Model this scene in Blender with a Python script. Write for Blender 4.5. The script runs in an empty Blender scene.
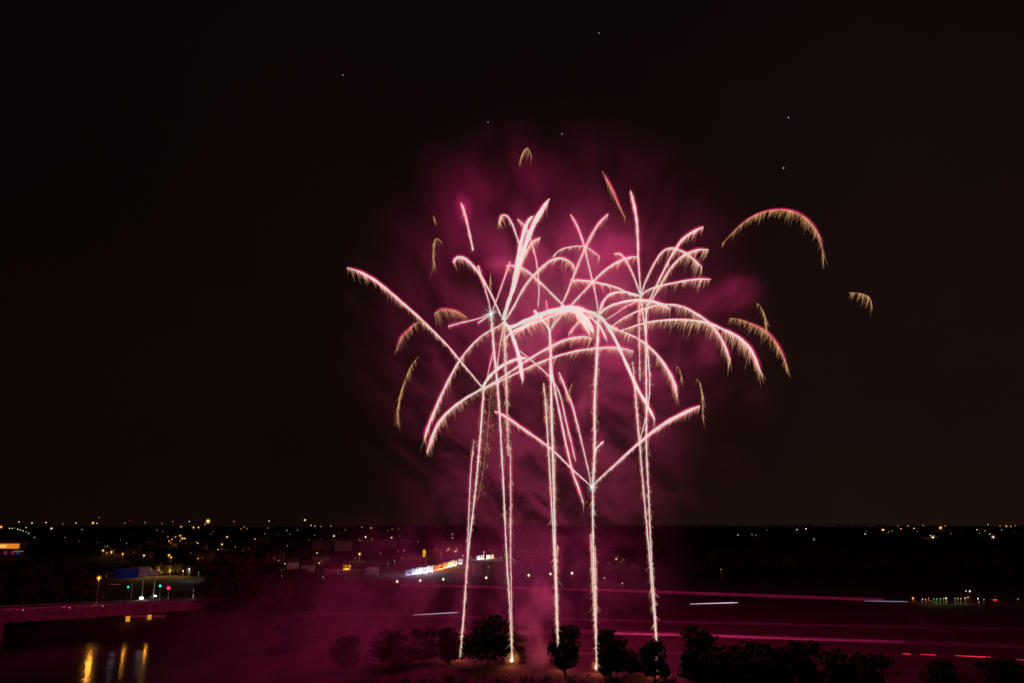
import bpy, bmesh, math, random
from mathutils import Vector, Matrix
R = math.radians
random.seed(7)
sc = bpy.context.scene
col = sc.collection

# ------------------------------------------------------------------ camera
FP, CX, CY, HZ, CAMH = 796.0, 512.0, 341.5, 525.0, 40.0
TILT = math.atan((HZ - CY) / FP)
cd = bpy.data.cameras.new('camera'); cam = bpy.data.objects.new('camera', cd); col.objects.link(cam)
cd.sensor_width = 36; cd.lens = 36 * FP / 1024
cd.clip_start = 0.5; cd.clip_end = 30000
cam.location = (0, 0, CAMH); cam.rotation_euler = (math.pi/2 + TILT, 0, 0)
sc.camera = cam

# ------------------------------------------------------------------ world: night sky with town glow
w = bpy.data.worlds.new('World'); sc.world = w; w.use_nodes = True
nt = w.node_tree; N = nt.nodes; L = nt.links; N.clear()
wo = N.new('ShaderNodeOutputWorld'); bg = N.new('ShaderNodeBackground')
tc = N.new('ShaderNodeTexCoord'); sx = N.new('ShaderNodeSeparateXYZ')
L.new(tc.outputs['Generated'], sx.inputs[0])
rp = N.new('ShaderNodeValToRGB'); e = rp.color_ramp
e.elements[0].position = 0.0; e.elements[0].color = (.0098, .0043, .0029, 1)
e.elements[1].position = .6; e.elements[1].color = (.0046, .0022, .0021, 1)
q = e.elements.new(.12); q.color = (.0086, .0036, .0028, 1)
L.new(sx.outputs['Z'], rp.inputs[0])
mr = N.new('ShaderNodeMapRange'); mr.inputs[1].default_value = -.55; mr.inputs[2].default_value = .4
mr.inputs[3].default_value = .52; mr.inputs[4].default_value = 1.1
L.new(sx.outputs['X'], mr.inputs[0])
wn = N.new('ShaderNodeTexNoise'); wn.inputs['Scale'].default_value = 2.2; wn.inputs['Detail'].default_value = 4; L.new(tc.outputs['Generated'], wn.inputs['Vector'])
wm = N.new('ShaderNodeMapRange'); wm.inputs[1].default_value = .3; wm.inputs[2].default_value = .7; wm.inputs[3].default_value = .78; wm.inputs[4].default_value = 1.18; L.new(wn.outputs['Fac'], wm.inputs[0])
wx = N.new('ShaderNodeMath'); wx.operation = 'MULTIPLY'; L.new(wm.outputs[0], wx.inputs[0]); L.new(mr.outputs[0], wx.inputs[1])
L.new(rp.outputs[0], bg.inputs[0]); L.new(wx.outputs[0], bg.inputs[1]); L.new(bg.outputs[0], wo.inputs[0])

# ------------------------------------------------------------------ render settings
vs = sc.view_settings; vs.view_transform = 'Standard'; vs.look = 'None'; vs.exposure = 0; vs.gamma = 1; vs.use_curve_mapping = False
cy = sc.cycles
cy.use_denoising = True
cy.volume_bounces = 0; cy.max_bounces = 4; cy.diffuse_bounces = 1; cy.glossy_bounces = 2
cy.transparent_max_bounces = 48
cy.volume_step_rate = 0.2; cy.volume_max_steps = 300
cy.sample_clamp_direct = 0; cy.sample_clamp_indirect = 3
cy.use_light_tree = True

# ------------------------------------------------------------------ helpers
def ray(px, py):
    u = (px-CX)/FP; v = (CY-py)/FP
    return Vector((u, math.cos(TILT) - v*math.sin(TILT), math.sin(TILT) + v*math.cos(TILT)))
def at(px, py, Y):
    d = ray(px, py); return Vector((0, 0, CAMH)) + d*(Y/d.y)
def onz(px, py, z=0):
    d = ray(px, py); t = (z-CAMH)/d.z; return Vector((0, 0, CAMH)) + d*t
def sm(a, b, x):
    t = max(0, min(1, (x-a)/(b-a))); return t*t*(3-2*t)
def height(x, y):
    r = math.hypot(x, y)
    far = sm(1100, 4600, r)*(24 + 5*math.sin(x*.0011+1) + 4*math.sin(x*.0031+y*.0007) + 2*math.sin(x*.009))
    edge = -86 - max(0, y-240)*.42 - 3*math.sin(y*.06)
    river = sm(edge+14, edge-6, x)*sm(352 + x*-.05, 336 + x*-.05, y)
    return far - 10*river
def place(px, py, hl):
    """the distance at which the line of sight runs hl metres above the ground"""
    d = ray(px, py); D = 150
    while D < 4600:
        p = Vector((0, 0, CAMH)) + d*(D/d.y)
        if p.z - height(p.x, p.y) <= hl: return p
        D *= 1.01
    return Vector((0, 0, CAMH)) + d*(4500/d.y)

def mat(name, color, rough=.8, metal=0, noise=None, emis=None, bump=None, spec=.3):
    m = bpy.data.materials.new(name); m.use_nodes = True
    n = m.node_tree.nodes; l = m.node_tree.links; b = n['Principled BSDF']
    b.inputs['Base Color'].default_value = (*color, 1); b.inputs['Roughness'].default_value = rough
    b.inputs['Metallic'].default_value = metal; b.inputs['Specular IOR Level'].default_value = spec
    if noise:
        scale, amt = noise
        t = n.new('ShaderNodeTexNoise'); t.inputs['Scale'].default_value = scale; t.inputs['Detail'].default_value = 6
        g = n.new('ShaderNodeNewGeometry'); l.new(g.outputs['Position'], t.inputs['Vector'])
        r = n.new('ShaderNodeValToRGB')
        r.color_ramp.elements[0].position = .3; r.color_ramp.elements[1].position = .7
        r.color_ramp.elements[0].color = (*[c*(1-amt) for c in color], 1)
        r.color_ramp.elements[1].color = (*[c*(1+amt) for c in color], 1)
        l.new(t.outputs['Fac'], r.inputs[0]); l.new(r.outputs[0], b.inputs['Base Color'])
        if bump:
            bp = n.new('ShaderNodeBump'); bp.inputs['Strength'].default_value = bump
            l.new(t.outputs['Fac'], bp.inputs['Height']); l.new(bp.outputs[0], b.inputs['Normal'])
    return m
EM = {}
def emit(color, s):
    k = (tuple(round(c, 3) for c in color), round(s, 2))
    if k in EM: return EM[k]
    m = bpy.data.materials.new('glowing'); m.use_nodes = True
    n = m.node_tree.nodes; l = m.node_tree.links; n.clear()
    o = n.new('ShaderNodeOutputMaterial'); em = n.new('ShaderNodeEmission')
    em.inputs[0].default_value = (*color, 1); em.inputs[1].default_value = s
    l.new(em.outputs[0], o.inputs[0])
    m.cycles.emission_sampling = 'NONE'
    EM[k] = m; return m

def glow_mat(c, st, pw=2.2, hollow=False):  # see-through glowing shell: painted halo for streaks, lamps and flames
    m = bpy.data.materials.new('halo_glow'); m.use_nodes = True; n = m.node_tree.nodes; l = m.node_tree.links; n.clear()
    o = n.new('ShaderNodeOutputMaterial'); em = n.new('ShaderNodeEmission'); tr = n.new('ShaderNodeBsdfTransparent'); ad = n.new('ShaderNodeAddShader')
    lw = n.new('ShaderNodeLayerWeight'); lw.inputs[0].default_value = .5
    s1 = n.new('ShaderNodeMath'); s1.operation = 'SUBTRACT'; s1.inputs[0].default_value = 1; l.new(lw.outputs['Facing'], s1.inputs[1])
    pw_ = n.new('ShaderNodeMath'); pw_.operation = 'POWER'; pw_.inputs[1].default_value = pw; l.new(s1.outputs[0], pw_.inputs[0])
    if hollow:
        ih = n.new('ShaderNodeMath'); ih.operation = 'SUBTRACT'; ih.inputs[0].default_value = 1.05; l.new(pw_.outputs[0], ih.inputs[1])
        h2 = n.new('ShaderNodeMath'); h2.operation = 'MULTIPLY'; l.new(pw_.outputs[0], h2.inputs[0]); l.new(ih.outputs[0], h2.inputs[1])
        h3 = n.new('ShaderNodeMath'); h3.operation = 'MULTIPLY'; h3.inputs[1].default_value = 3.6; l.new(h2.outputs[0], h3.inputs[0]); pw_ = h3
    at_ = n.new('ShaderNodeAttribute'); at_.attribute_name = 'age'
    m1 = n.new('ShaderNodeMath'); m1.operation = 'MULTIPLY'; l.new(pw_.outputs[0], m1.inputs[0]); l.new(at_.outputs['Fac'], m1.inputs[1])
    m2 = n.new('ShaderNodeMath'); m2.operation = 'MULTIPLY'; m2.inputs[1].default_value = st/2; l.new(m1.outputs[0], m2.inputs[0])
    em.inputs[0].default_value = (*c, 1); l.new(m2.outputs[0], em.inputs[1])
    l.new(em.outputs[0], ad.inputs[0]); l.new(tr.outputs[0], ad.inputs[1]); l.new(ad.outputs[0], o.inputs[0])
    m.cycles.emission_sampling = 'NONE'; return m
class MB:
    def __init__(s): s.v = []; s.f = []; s.c = []
    def add(s, vs_, fs):
        o = len(s.v); s.v += [tuple(v) for v in vs_]; s.f += [tuple(i+o for i in f) for f in fs]
    def box(s, x0, x1, y0, y1, z0, z1):
        s.add([(x0,y0,z0),(x1,y0,z0),(x1,y1,z0),(x0,y1,z0),(x0,y0,z1),(x1,y0,z1),(x1,y1,z1),(x0,y1,z1)],
              [(0,3,2,1),(4,5,6,7),(0,1,5,4),(1,2,6,5),(2,3,7,6),(3,0,4,7)])
    def tube(s, pts, rad, n=6, cap=True):
        pts = [Vector(p) for p in pts]
        if not isinstance(rad, (list, tuple)): rad = [rad]*len(pts)
        vs_ = []; m = len(pts)
        for i, p in enumerate(pts):
            t = (pts[min(i+1, m-1)] - pts[max(i-1, 0)])
            if t.length < 1e-9: t = Vector((0, 0, 1))
            t.normalize()
            a = t.cross(Vector((0, 1, 0)));
            if a.length < .05: a = t.cross(Vector((1, 0, 0)))
            a.normalize(); b = t.cross(a)
            for k in range(n):
                an = 2*math.pi*k/n; vs_.append(p + (a*math.cos(an) + b*math.sin(an))*rad[i])
        fs = [(i*n+k, i*n+(k+1) % n, (i+1)*n+(k+1) % n, (i+1)*n+k) for i in range(m-1) for k in range(n)]
        if cap: fs += [tuple(range(n-1, -1, -1)), tuple(range((m-1)*n, m*n))]
        s.add(vs_, fs)
    def spike(s, a, b, r0, r1=.01):
        a = Vector(a); b = Vector(b); t = (b-a)
        if t.length < 1e-6: return
        t.normalize(); u = t.cross(Vector((0, 1, 0)))
        if u.length < .05: u = t.cross(Vector((1, 0, 0)))
        u.normalize(); w_ = t.cross(u)
        vs_ = []
        for p, r in ((a, r0), (b, r1)):
            for k in range(3):
                an = 2.0944*k; vs_.append(p + (u*math.cos(an)+w_*math.sin(an))*r)
        s.add(vs_, [(0,1,4,3),(1,2,5,4),(2,0,3,5)])
    def ball(s, c, r, seg=8, rings=5, sz=1.0):
        c = Vector(c); vs_ = [c + Vector((0, 0, r*sz))]
        for i in range(1, rings):
            a = math.pi*i/rings
            for k in range(seg):
                b = 2*math.pi*k/seg
                vs_.append(c + Vector((r*math.sin(a)*math.cos(b), r*math.sin(a)*math.sin(b), r*math.cos(a)*sz)))
        vs_.append(c - Vector((0, 0, r*sz)))
        fs = [(0, 1+k, 1+(k+1) % seg) for k in range(seg)]
        for i in range(rings-2):
            for k in range(seg):
                a = 1+i*seg; fs.append((a+k, a+seg+k, a+seg+(k+1) % seg, a+(k+1) % seg))
        e_ = 1+(rings-2)*seg; fs += [(e_+k, len(vs_)-1, e_+(k+1) % seg) for k in range(seg)]
        s.add(vs_, fs)
    def build(s, name, m, parent=None, loc=None, smooth=False):
        me = bpy.data.meshes.new(name); me.from_pydata(s.v, [], s.f); me.update()
        if m: me.materials.append(m)
        if smooth: me.polygons.foreach_set('use_smooth', [True]*len(me.polygons))
        o = bpy.data.objects.new(name, me); col.objects.link(o)
        if parent: o.parent = parent
        if loc is not None: o.location = loc
        return o
def empty(name, loc, rz=0):
    o = bpy.data.objects.new(name, None); col.objects.link(o); o.location = loc; o.rotation_euler = (0, 0, rz)
    o.empty_display_size = .5; return o
def tag(o, label=None, cat=None, group=None, kind=None):
    if label: o['label'] = label
    if cat: o['category'] = cat
    if group: o['group'] = group
    if kind: o['kind'] = kind
    return o
def copy_tree(o, parent=None):
    c = o.copy(); col.objects.link(c)
    if parent: c.parent = parent
    for ch in list(o.children): copy_tree(ch, c)
    return c
ORD = ['', 'second ', 'third ', 'fourth ', 'fifth ', 'sixth ', 'seventh ', 'eighth ', 'ninth ', 'tenth ', 'eleventh ', 'twelfth ', 'thirteenth ', 'fourteenth ', 'fifteenth ', 'sixteenth ']
NUM = ['zero', 'one', 'two', 'three', 'four', 'five', 'six', 'seven', 'eight', 'nine', 'ten', 'eleven', 'twelve', 'thirteen', 'fourteen', 'fifteen', 'sixteen']
def nth(i, n, what):
    if n == 1: return what
    if i == 0: return f'leftmost of {NUM[n]} {what}'
    if i == n-1: return f'rightmost of {NUM[n]} {what}'
    return f'{ORD[i]}from left of {NUM[n]} {what}'
def point_light(parent, loc, color, power, r=.4):
    ld = bpy.data.lights.new('point_light', 'POINT'); ld.color = color; ld.energy = power; ld.shadow_soft_size = r
    o = bpy.data.objects.new('point_light', ld); col.objects.link(o); o.location = loc
    if parent: o.parent = parent
    return o

# ------------------------------------------------------------------ materials
M_ground = mat('grass_soil', (.017, .013, .007), .95, noise=(.09, .5), bump=.3)
M_asph = mat('asphalt', (.045, .042, .040), .85, noise=(.6, .25))
M_paint = mat('road_paint', (.7, .7, .68), .6, noise=(2, .12))
M_conc = mat('concrete', (.36, .34, .32), .85, noise=(.5, .3), bump=.15)
M_concdark = mat('stained_concrete', (.15, .13, .12), .85, noise=(.3, .35))
M_metal = mat('galvanised_steel', (.42, .43, .44), .45, .7, noise=(3, .1))
M_dark = mat('dark_steel', (.05, .05, .055), .5, .5)
M_leaf = mat('leaves', (.028, .038, .016), .8, noise=(.8, .5))
M_leaf2 = mat('olive_leaves', (.07, .075, .03), .8, noise=(.8, .4))
M_bark = mat('bark', (.08, .06, .045), .9, noise=(4, .4), bump=.4)
M_wall = mat('rendered_wall', (.4, .36, .3), .85, noise=(.4, .2))
M_brick = mat('brick_wall', (.26, .15, .11), .9, noise=(1.4, .3))
M_roof = mat('roof_tiles', (.12, .07, .055), .85, noise=(1.8, .3))
M_glass = mat('dark_window_glass', (.02, .022, .03), .1, spec=.6)
M_blue = mat('blue_sign', (.02, .06, .35), .4, noise=(3, .08))
M_grey = mat('grey_sign', (.3, .3, .3), .5, noise=(3, .1))
M_white = mat('white_car_paint', (.7, .7, .7), .3, spec=.5, noise=(3, .03))
M_darkcar = mat('dark_car_paint', (.05, .055, .07), .3, spec=.5, noise=(3, .1))
M_tyre = mat('rubber', (.02, .02, .02), .9)

# ------------------------------------------------------------------ ground, water
g = MB(); ys = [-150, -60, 0, 40]; y = 60
while y < 9500:
    ys.append(y); y += max(6, y*.03) if y > 400 else 6
NC = 170
for y in ys:
    hw = 260 + abs(y)*1.15
    for i in range(NC+1):
        x = -hw + 2*hw*i/NC
        g.v.append((x, y, height(x, y)))
for j in range(len(ys)-1):
    for i in range(NC):
        a = j*(NC+1)+i; g.f.append((a, a+1, a+NC+2, a+NC+1))
o = g.build('ground', M_ground, smooth=True); tag(o, kind='structure')

mw = bpy.data.materials.new('river_water'); mw.use_nodes = True
n = mw.node_tree.nodes; l = mw.node_tree.links; b = n['Principled BSDF']
b.inputs['Base Color'].default_value = (.012, .014, .014, 1); b.inputs['Roughness'].default_value = .13
b.inputs['IOR'].default_value = 1.33
ge = n.new('ShaderNodeNewGeometry'); mp = n.new('ShaderNodeMapping'); mp.inputs['Scale'].default_value = (.45, .9, 1)
t1 = n.new('ShaderNodeTexNoise'); t1.inputs['Scale'].default_value = .55; t1.inputs['Detail'].default_value = 4
bp = n.new('ShaderNodeBump'); bp.inputs['Strength'].default_value = .4; bp.inputs['Distance'].default_value = .22
l.new(ge.outputs['Position'], mp.inputs[0]); l.new(mp.outputs[0], t1.inputs['Vector'])
l.new(t1.outputs['Fac'], bp.inputs['Height']); l.new(bp.outputs[0], b.inputs['Normal'])
wv = MB(); wv.add([(-900, -100, -6), (-60, -100, -6), (-60, 380, -6), (-900, 380, -6)], [(0, 1, 2, 3)])
o = wv.build('river_water', mw); tag(o, kind='structure')

# ------------------------------------------------------------------ roads on the plain right of the fireworks
def ribbon(pts, wd, z):
    m = MB(); k = len(pts); vs_ = []
    for i in range(k):
        t = (pts[min(i+1, k-1)] - pts[max(i-1, 0)]); t.z = 0; t.normalize(); nn = Vector((-t.y, t.x, 0))
        for s in (-1, 1): vs_.append((pts[i].x + nn.x*s*wd/2, pts[i].y + nn.y*s*wd/2, pts[i].z + z))
    m.add(vs_, [(2*i, 2*i+2, 2*i+3, 2*i+1) for i in range(k-1)]); return m
def sub(pts, n_=8):
    out = []
    P_ = [pts[0]] + list(pts) + [pts[-1]]
    for i in range(1, len(P_)-2):
        a, b_, c, d = P_[i-1:i+3]
        for k in range(n_):
            t = k/n_
            out.append(.5*((2*b_) + (c-a)*t + (2*a-5*b_+4*c-d)*t*t + (3*b_-a-3*c+d)*t**3))
    out.append(P_[-2]); return out
def road(name, pix, wd, off=0, painted=True):
    pts = sub([onz(a, b_) + Vector((0, off, 0)) for a, b_ in pix])
    tag(ribbon(pts, wd, .06).build(name, M_asph), kind='structure')
    if not painted: return
    for s in (-1, 1):
        e_ = [p + Vector((0, s*(wd/2-.5), 0)) for p in pts]
        tag(ribbon(e_, .25, .066).build('edge_line', M_paint), kind='structure')
    m = MB(); c = ribbon(sub(pts, 3), .18, .066)
    for i in range(0, len(c.f), 2): m.add([c.v[k] for k in c.f[i]], [(0, 1, 2, 3)])
    tag(m.build('centre_line', M_paint), kind='structure')
road('far_road', [(300, 586), (400, 588), (520, 590.5), (640, 594), (760, 598), (890, 603), (1100, 610)], 12, 8)
road('middle_road', [(300, 613), (470, 617), (640, 621), (800, 625), (1100, 631)], 8)
road('near_road', [(360, 634), (500, 634), (620, 634.5), (720, 638), (860, 643), (1100, 652)], 9, 6)
road('riverside_path', [(380, 652), (520, 654), (700, 653), (900, 655), (1100, 662)], 5, 0, False)
road('junction_road', [(884, 604), (905, 612), (925, 622), (950, 634)], 6, 0, False)

def barrier(pix, h, th, label, steps=26):
    pts = sub([onz(a, b_) for a, b_ in pix], steps)
    m = MB(); vs_ = []; k = len(pts)
    prof = [(-th, 0), (-th*.9, h*.25), (-th*.35, h*.5), (-th*.3, h), (th*.3, h), (th*.35, h*.5), (th*.9, h*.25), (th, 0)]
    for p in pts:
        for (dy, z) in prof: vs_.append((p.x, p.y+dy, z-.02 if z == 0 else z))
    q_ = len(prof)
    fs = [(i*q_+j, (i+1)*q_+j, (i+1)*q_+j+1, i*q_+j+1) for i in range(k-1) for j in range(q_-1)]
    m.add(vs_, fs); o = m.build('roadside_barrier', M_conc); tag(o, label, 'barrier'); return o
barrier([(400, 586), (520, 589), (640, 592.5), (760, 596.8), (884, 601.5)], 1.5, .4, 'long pale concrete barrier catching red light along the far road')
barrier([(596, 634), (700, 636.5), (800, 640), (905, 643)], .75, .3, 'low concrete barrier with a dull red sheen along the nearer road')

# ------------------------------------------------------------------ bridge over the river
bA = onz(-60, 614, 6); bB = onz(262, 599, 2.6)
bd = (bB-bA); blen = math.hypot(bd.x, bd.y); bang = math.atan2(bd.y, bd.x)
br = empty('river_bridge', (bA.x, bA.y, -7), bang)
tag(br, 'long low road bridge over the river, its side washed dull red', 'bridge')
def bz(x): return 13 + (9.6-13)*x/blen
def bslab(m, y0, y1, za, zb, x0=0, x1=None):
    x1 = x1 or blen; S = 14
    for i in range(S):
        a = x0+(x1-x0)*i/S; c = x0+(x1-x0)*(i+1)/S
        m.add([(a,y0,bz(a)+za),(c,y0,bz(c)+za),(c,y1,bz(c)+za),(a,y1,bz(a)+za),(a,y0,bz(a)+zb),(c,y0,bz(c)+zb),(c,y1,bz(c)+zb),(a,y1,bz(a)+zb)],
              [(0,3,2,1),(4,5,6,7),(0,1,5,4),(2,3,7,6)] + ([(3,0,4,7)] if i == 0 else []) + ([(1,2,6,5)] if i == S-1 else []))
m = MB(); bslab(m, 0, 14, -4.6, -1.15); m.build('deck', M_concdark, br)
m = MB(); bslab(m, -.25, .25, -1.9, 0); m.build('parapet', M_concdark, br)
m = MB(); bslab(m, 13.75, 14.25, -1.9, 0); m.build('parapet', M_concdark, br)
m = MB(); bslab(m, .3, 13.7, -1.14, -1.08); m.build('roadway', M_asph, br)
for y0 in (0, 14):
    m = MB(); bslab(m, y0-.05, y0+.05, .75, .85)
    for i in range(0, int(blen), 3): m.box(i, i+.1, y0-.05, y0+.05, bz(i)-.05, bz(i)+.8)
    m.build('railing', M_metal, br)
for fx in (.16, .36, .52):
    m = MB(); x = blen*fx
    m.box(x-1, x+1, 1.5, 12.5, -3, bz(x)-4.6); m.box(x-1.6, x+1.6, .5, 13.5, bz(x)-5.3, bz(x)-4.59)
    m.build('pier', M_concdark, br)
m = MB(); m.box(blen*.93, blen+4, -.5, 14.5, 0, bz(blen)-4.62); m.build('abutment', M_concdark, br)

# lamps under the bridge
for i, (px, py, s) in enumerate(((128, 618, 1.0), (149.5, 616.5, .9))):
    p = onz(px, py, 1.2); rt = empty('underpass_lamp', (p.x, p.y, -7.5))
    tag(rt, nth(i, 2, 'glowing yellow lamps under the bridge by the water'), 'lamp', 'lamps under the bridge')
    m = MB(); m.box(-.25, .25, -.2, .2, 0, 7.2); m.build('post', M_dark, rt)
    m = MB(); m.box(-.8, .8, -.3, .3, 7.2, 9.4); m.build('lamp_panel', emit((1, .36, .03), .7*s), rt)
    point_light(rt, (0, -1.2, 9), (1, .40, .05), 150)
p = onz(139, 619, 0)
m = MB(); m.box(-9, 9, 0, .6, 0, 8.6); o = m.build('quay_wall', M_wall, loc=(p.x, p.y+5, -7.5)); tag(o, 'pale yellow lit quay wall between the two lamps under the bridge', 'wall')

# ------------------------------------------------------------------ trees
def tree_parts(seed, H, W, leaves, root, lm, ls=.55):
    rnd = random.Random(seed)
    t = MB(); t.tube([(0, 0, -.3), (.15, .1, H*.22), (-.1, .05, H*.5), (.1, 0, H*.8)], [H*.028, H*.022, H*.014, H*.004], 8)
    lobes = [(Vector((0, 0, H*.55)), W*.38, H*.34), (Vector((0, 0, H*.3)), W*.36, H*.2)]
    for k in range(9):
        a = k*2.399 + rnd.random(); rr = W*(.16+.2*rnd.random()); z = H*(.20+.62*rnd.random())
        if z > H*.7: rr *= .55
        c = Vector((rr*math.cos(a), rr*math.sin(a), z)); lobes.append((c, W*(.13+.12*rnd.random()), H*(.08+.09*rnd.random())))
        b0 = Vector((0, 0, z*.6)); t.tube([b0, (b0+c)/2 + Vector((0, 0, H*.02)), c], [H*.01, H*.007, H*.003], 5)
    t.build('trunk', M_bark, root)
    cr = MB()
    for _ in range(leaves):
        c, rx, rz = rnd.choice(lobes)
        v = Vector((rnd.gauss(0, 1), rnd.gauss(0, 1), rnd.gauss(0, 1))); v.normalize(); v *= rnd.random()**.35 * (1.12 if rnd.random() < .12 else .95)
        p = c + Vector((v.x*rx, v.y*rx, v.z*rz))
        s = ls*(.5+rnd.random())
        a = Vector((rnd.uniform(-1, 1), rnd.uniform(-1, 1), rnd.uniform(-1, 1))).normalized()
        b_ = a.cross(Vector((rnd.uniform(-1, 1), rnd.uniform(-1, 1), rnd.uniform(-1, 1)))).normalized()
        cr.add([p-a*s, p+b_*s*.55, p+a*s, p-b_*s*.55], [(0, 1, 2, 3)])
    cr.build('crown', lm, root)
protos = []
for k, (H, W) in enumerate(((14, 12), (13, 9), (12, 15), (10, 8))):
    rt = empty('leafy_tree', (0, 0, 0)); tree_parts(11+k, H, W, 3600, rt, M_leaf if k != 3 else M_leaf2)
    rt['H'] = H; rt['W'] = W; protos.append([rt, False])
def put_tree(px, py_base, hpx, kind, label, group, wf=1.0, Yfix=None):
    rt, used = protos[kind]
    p = onz(px, py_base) if Yfix is None else at(px, py_base, Yfix)
    o = rt if not used else copy_tree(rt); protos[kind][1] = True
    s = hpx*p.y/FP/rt['H']
    p.z = height(p.x, p.y)
    o.location = p; o.scale = (s*wf, s*wf, s); o.rotation_euler = (0, 0, random.random()*6.28)
    tag(o, label, 'tree', group)
    return o
fore = [(396, 668, 36, 2, 1.2, 'broad dark tree in the purple smoke left of the fireworks'),
        (424, 664, 34, 0, 1.0, 'dim tree in the smoke just left of the leftmost launch tube'),
        (449, 664, 38, 1, 1.0, 'dark tree directly in front of the leftmost rising trail'),
        (488, 668, 50, 2, .95, 'widest dark tree between the first and second rising trails'),
        (513, 662, 30, 3, 1.0, 'small dark tree by the glowing launch tube of the second trail'),
        (565, 674, 45, 0, .85, 'round-headed dark tree against the pink smoke, under the middle trails'),
        (610, 678, 46, 1, 1.0, 'upright dark tree just right of the brightest rising trail'),
        (632, 676, 28, 3, 1.1, 'low dark tree between the two right-hand rising trails'),
        (655, 682, 43, 1, .95, 'dark tree in front of the foot of the rightmost rising trail'),
        (703, 690, 52, 0, 1.0, 'tall dark tree right of the rightmost rising trail'),
        (752, 690, 46, 1, 1.0, 'narrow dark tree second right of the rightmost rising trail'),
        (806, 692, 48, 0, .9, 'big dark tree third right of the rightmost rising trail'),
        (842, 690, 38, 3, 1.1, 'low dark tree left of the red lights on the riverside road'),
        (868, 694, 38, 2, .75, 'spreading dark tree below the red light trails'),
        (945, 696, 34, 1, 1.0, 'dark tree between the red light trails at lower right'),
        (1005, 696, 36, 2, .8, 'dark tree in the lower right corner'),
        (727, 694, 44, 2, 1.0, 'low spreading tree just right of the tall dark tree'), (779, 694, 46, 0, 1.0, 'dark tree close to the left of the big dark tree'),
        
        (345, 672, 34, 0, 1.1, 'faint dark tree within the purple smoke by the river bank'),
        (300, 650, 34, 2, 1.0, 'faint dark tree on the river bank left of the smoke'),]
for px, b_, h, k, wf, lab in fore: put_tree(px, b_, h*random.uniform(.98, 1.15), k, lab, 'dark trees along the foreground', wf*random.uniform(1.1, 1.35))
def tree_row(lst, what, group):
    lst = sorted(lst); n_ = len(lst)
    for i, (px, b_, h, k) in enumerate(lst): put_tree(px, b_, h, k, nth(i, n_, what), group, 1.05)
tree_row([(-12, 604, 36, 0), (6, 602, 32, 2), (22, 603, 38, 1), (40, 601, 36, 0), (58, 600, 40, 2), (76, 600, 34, 1), (90, 600, 24, 3)],
         'dark trees behind the left half of the bridge', 'trees behind the bridge')
tree_row([(214, 604, 38, 0), (229, 602, 50, 2), (240, 611, 50, 0), (256, 614, 40, 1), (268, 609, 36, 2), (280, 608, 30, 3)],
         'dark trees right of the motorway signs', 'trees right of the motorway signs')
tree_row([(296, 604, 34, 0), (314, 602, 26, 2), (333, 600, 28, 1), (352, 603, 22, 0), (368, 601, 22, 3), (384, 600, 20, 2)],
         'dim trees in the purple haze left of the lit booths', 'trees left of the lit booths')
tree_row([(132, 577, 11, 3), (141, 577, 12, 3), (150, 576, 12, 3), (160, 576, 13, 3), (170, 575, 14, 3), (180, 575, 12, 3), (190, 576, 11, 3)],
         'trees lit yellow beyond the motorway signs', 'yellow lit trees')
tree_row([(83, 596, 20, 3), (99, 600, 24, 3)], 'olive trees lit by the amber lamp at the bridge end', 'trees at the bridge end')
tree_row([(30, 560, 18, 0), (48, 556, 20, 2), (66, 558, 20, 0), (84, 556, 16, 1), (240, 566, 14, 2), (270, 562, 14, 0), (300, 560, 12, 2), (335, 566, 14, 1)],
         'dark far trees among the town lights', 'far trees in the town')

# the woods: nobody could count them
def wood(name, label, n_, xr, yr, seed, hmin=11, hmax=19):
    rnd = random.Random(seed); m = MB(); k = 0
    while k < n_:
        y = rnd.uniform(*yr); px = rnd.uniform(*xr); x = (px-CX)/FP*y
        z = height(x, y); H = rnd.uniform(hmin, hmax); W = H*rnd.uniform(.3, .5); k += 1
        m.tube([(x, y, z-.5), (x, y, z+H*.6)], [.3, .15], 4, False)
        for _ in range(46):
            v = Vector((rnd.gauss(0, 1), rnd.gauss(0, 1), rnd.gauss(0, 1))).normalized()*rnd.random()**.4
            c = Vector((x+v.x*W, y+v.y*W, z+H*.6+v.z*H*.4)); s = rnd.uniform(.9, 2.2)
            a = Vector((rnd.uniform(-1, 1), rnd.uniform(-1, 1), rnd.uniform(-1, 1))).normalized(); b_ = a.cross(v).normalized() if a.cross(v).length > .01 else Vector((0, 0, 1))
            m.add([c-a*s, c+b_*s*.7, c+a*s, c-b_*s*.7], [(0, 1, 2, 3)])
    tag(m.build(name, M_leaf), label, 'woodland', kind='stuff')
wood('far_woodland', 'black mass of woodland across the plain on the right', 1500, (660, 1120), (640, 1500), 3)
wood('distant_woodland', 'dark distant woodland band along the uneven horizon', 1500, (-60, 1120), (1500, 4500), 4, 8, 19)
def undergrowth():
    rnd = random.Random(21); m = MB()
    for k in range(520):
        px = rnd.uniform(340, 1090); b_ = rnd.uniform(674, 702)
        if px < 690: b_ = rnd.uniform(681, 702)
        p = onz(px, b_); W = rnd.uniform(1, 2.2)
        for _ in range(60):
            v = Vector((rnd.gauss(0, 1), rnd.gauss(0, 1), abs(rnd.gauss(0, 1)))).normalized()*rnd.random()**.4
            c = Vector((p.x+v.x*W, p.y+v.y*W, v.z*W*1.1)); sz = rnd.uniform(.15, .45)
            a = Vector((rnd.uniform(-1, 1), rnd.uniform(-1, 1), rnd.uniform(-1, 1))).normalized(); b2 = a.cross(Vector((.3, .2, 1))).normalized()
            m.add([c-a*sz, c+b2*sz*.6, c+a*sz, c-b2*sz*.6], [(0, 1, 2, 3)])
    tag(m.build('undergrowth', M_leaf), 'dark bushes and undergrowth at the feet of the foreground trees', 'undergrowth', kind='stuff')
undergrowth()
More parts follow.
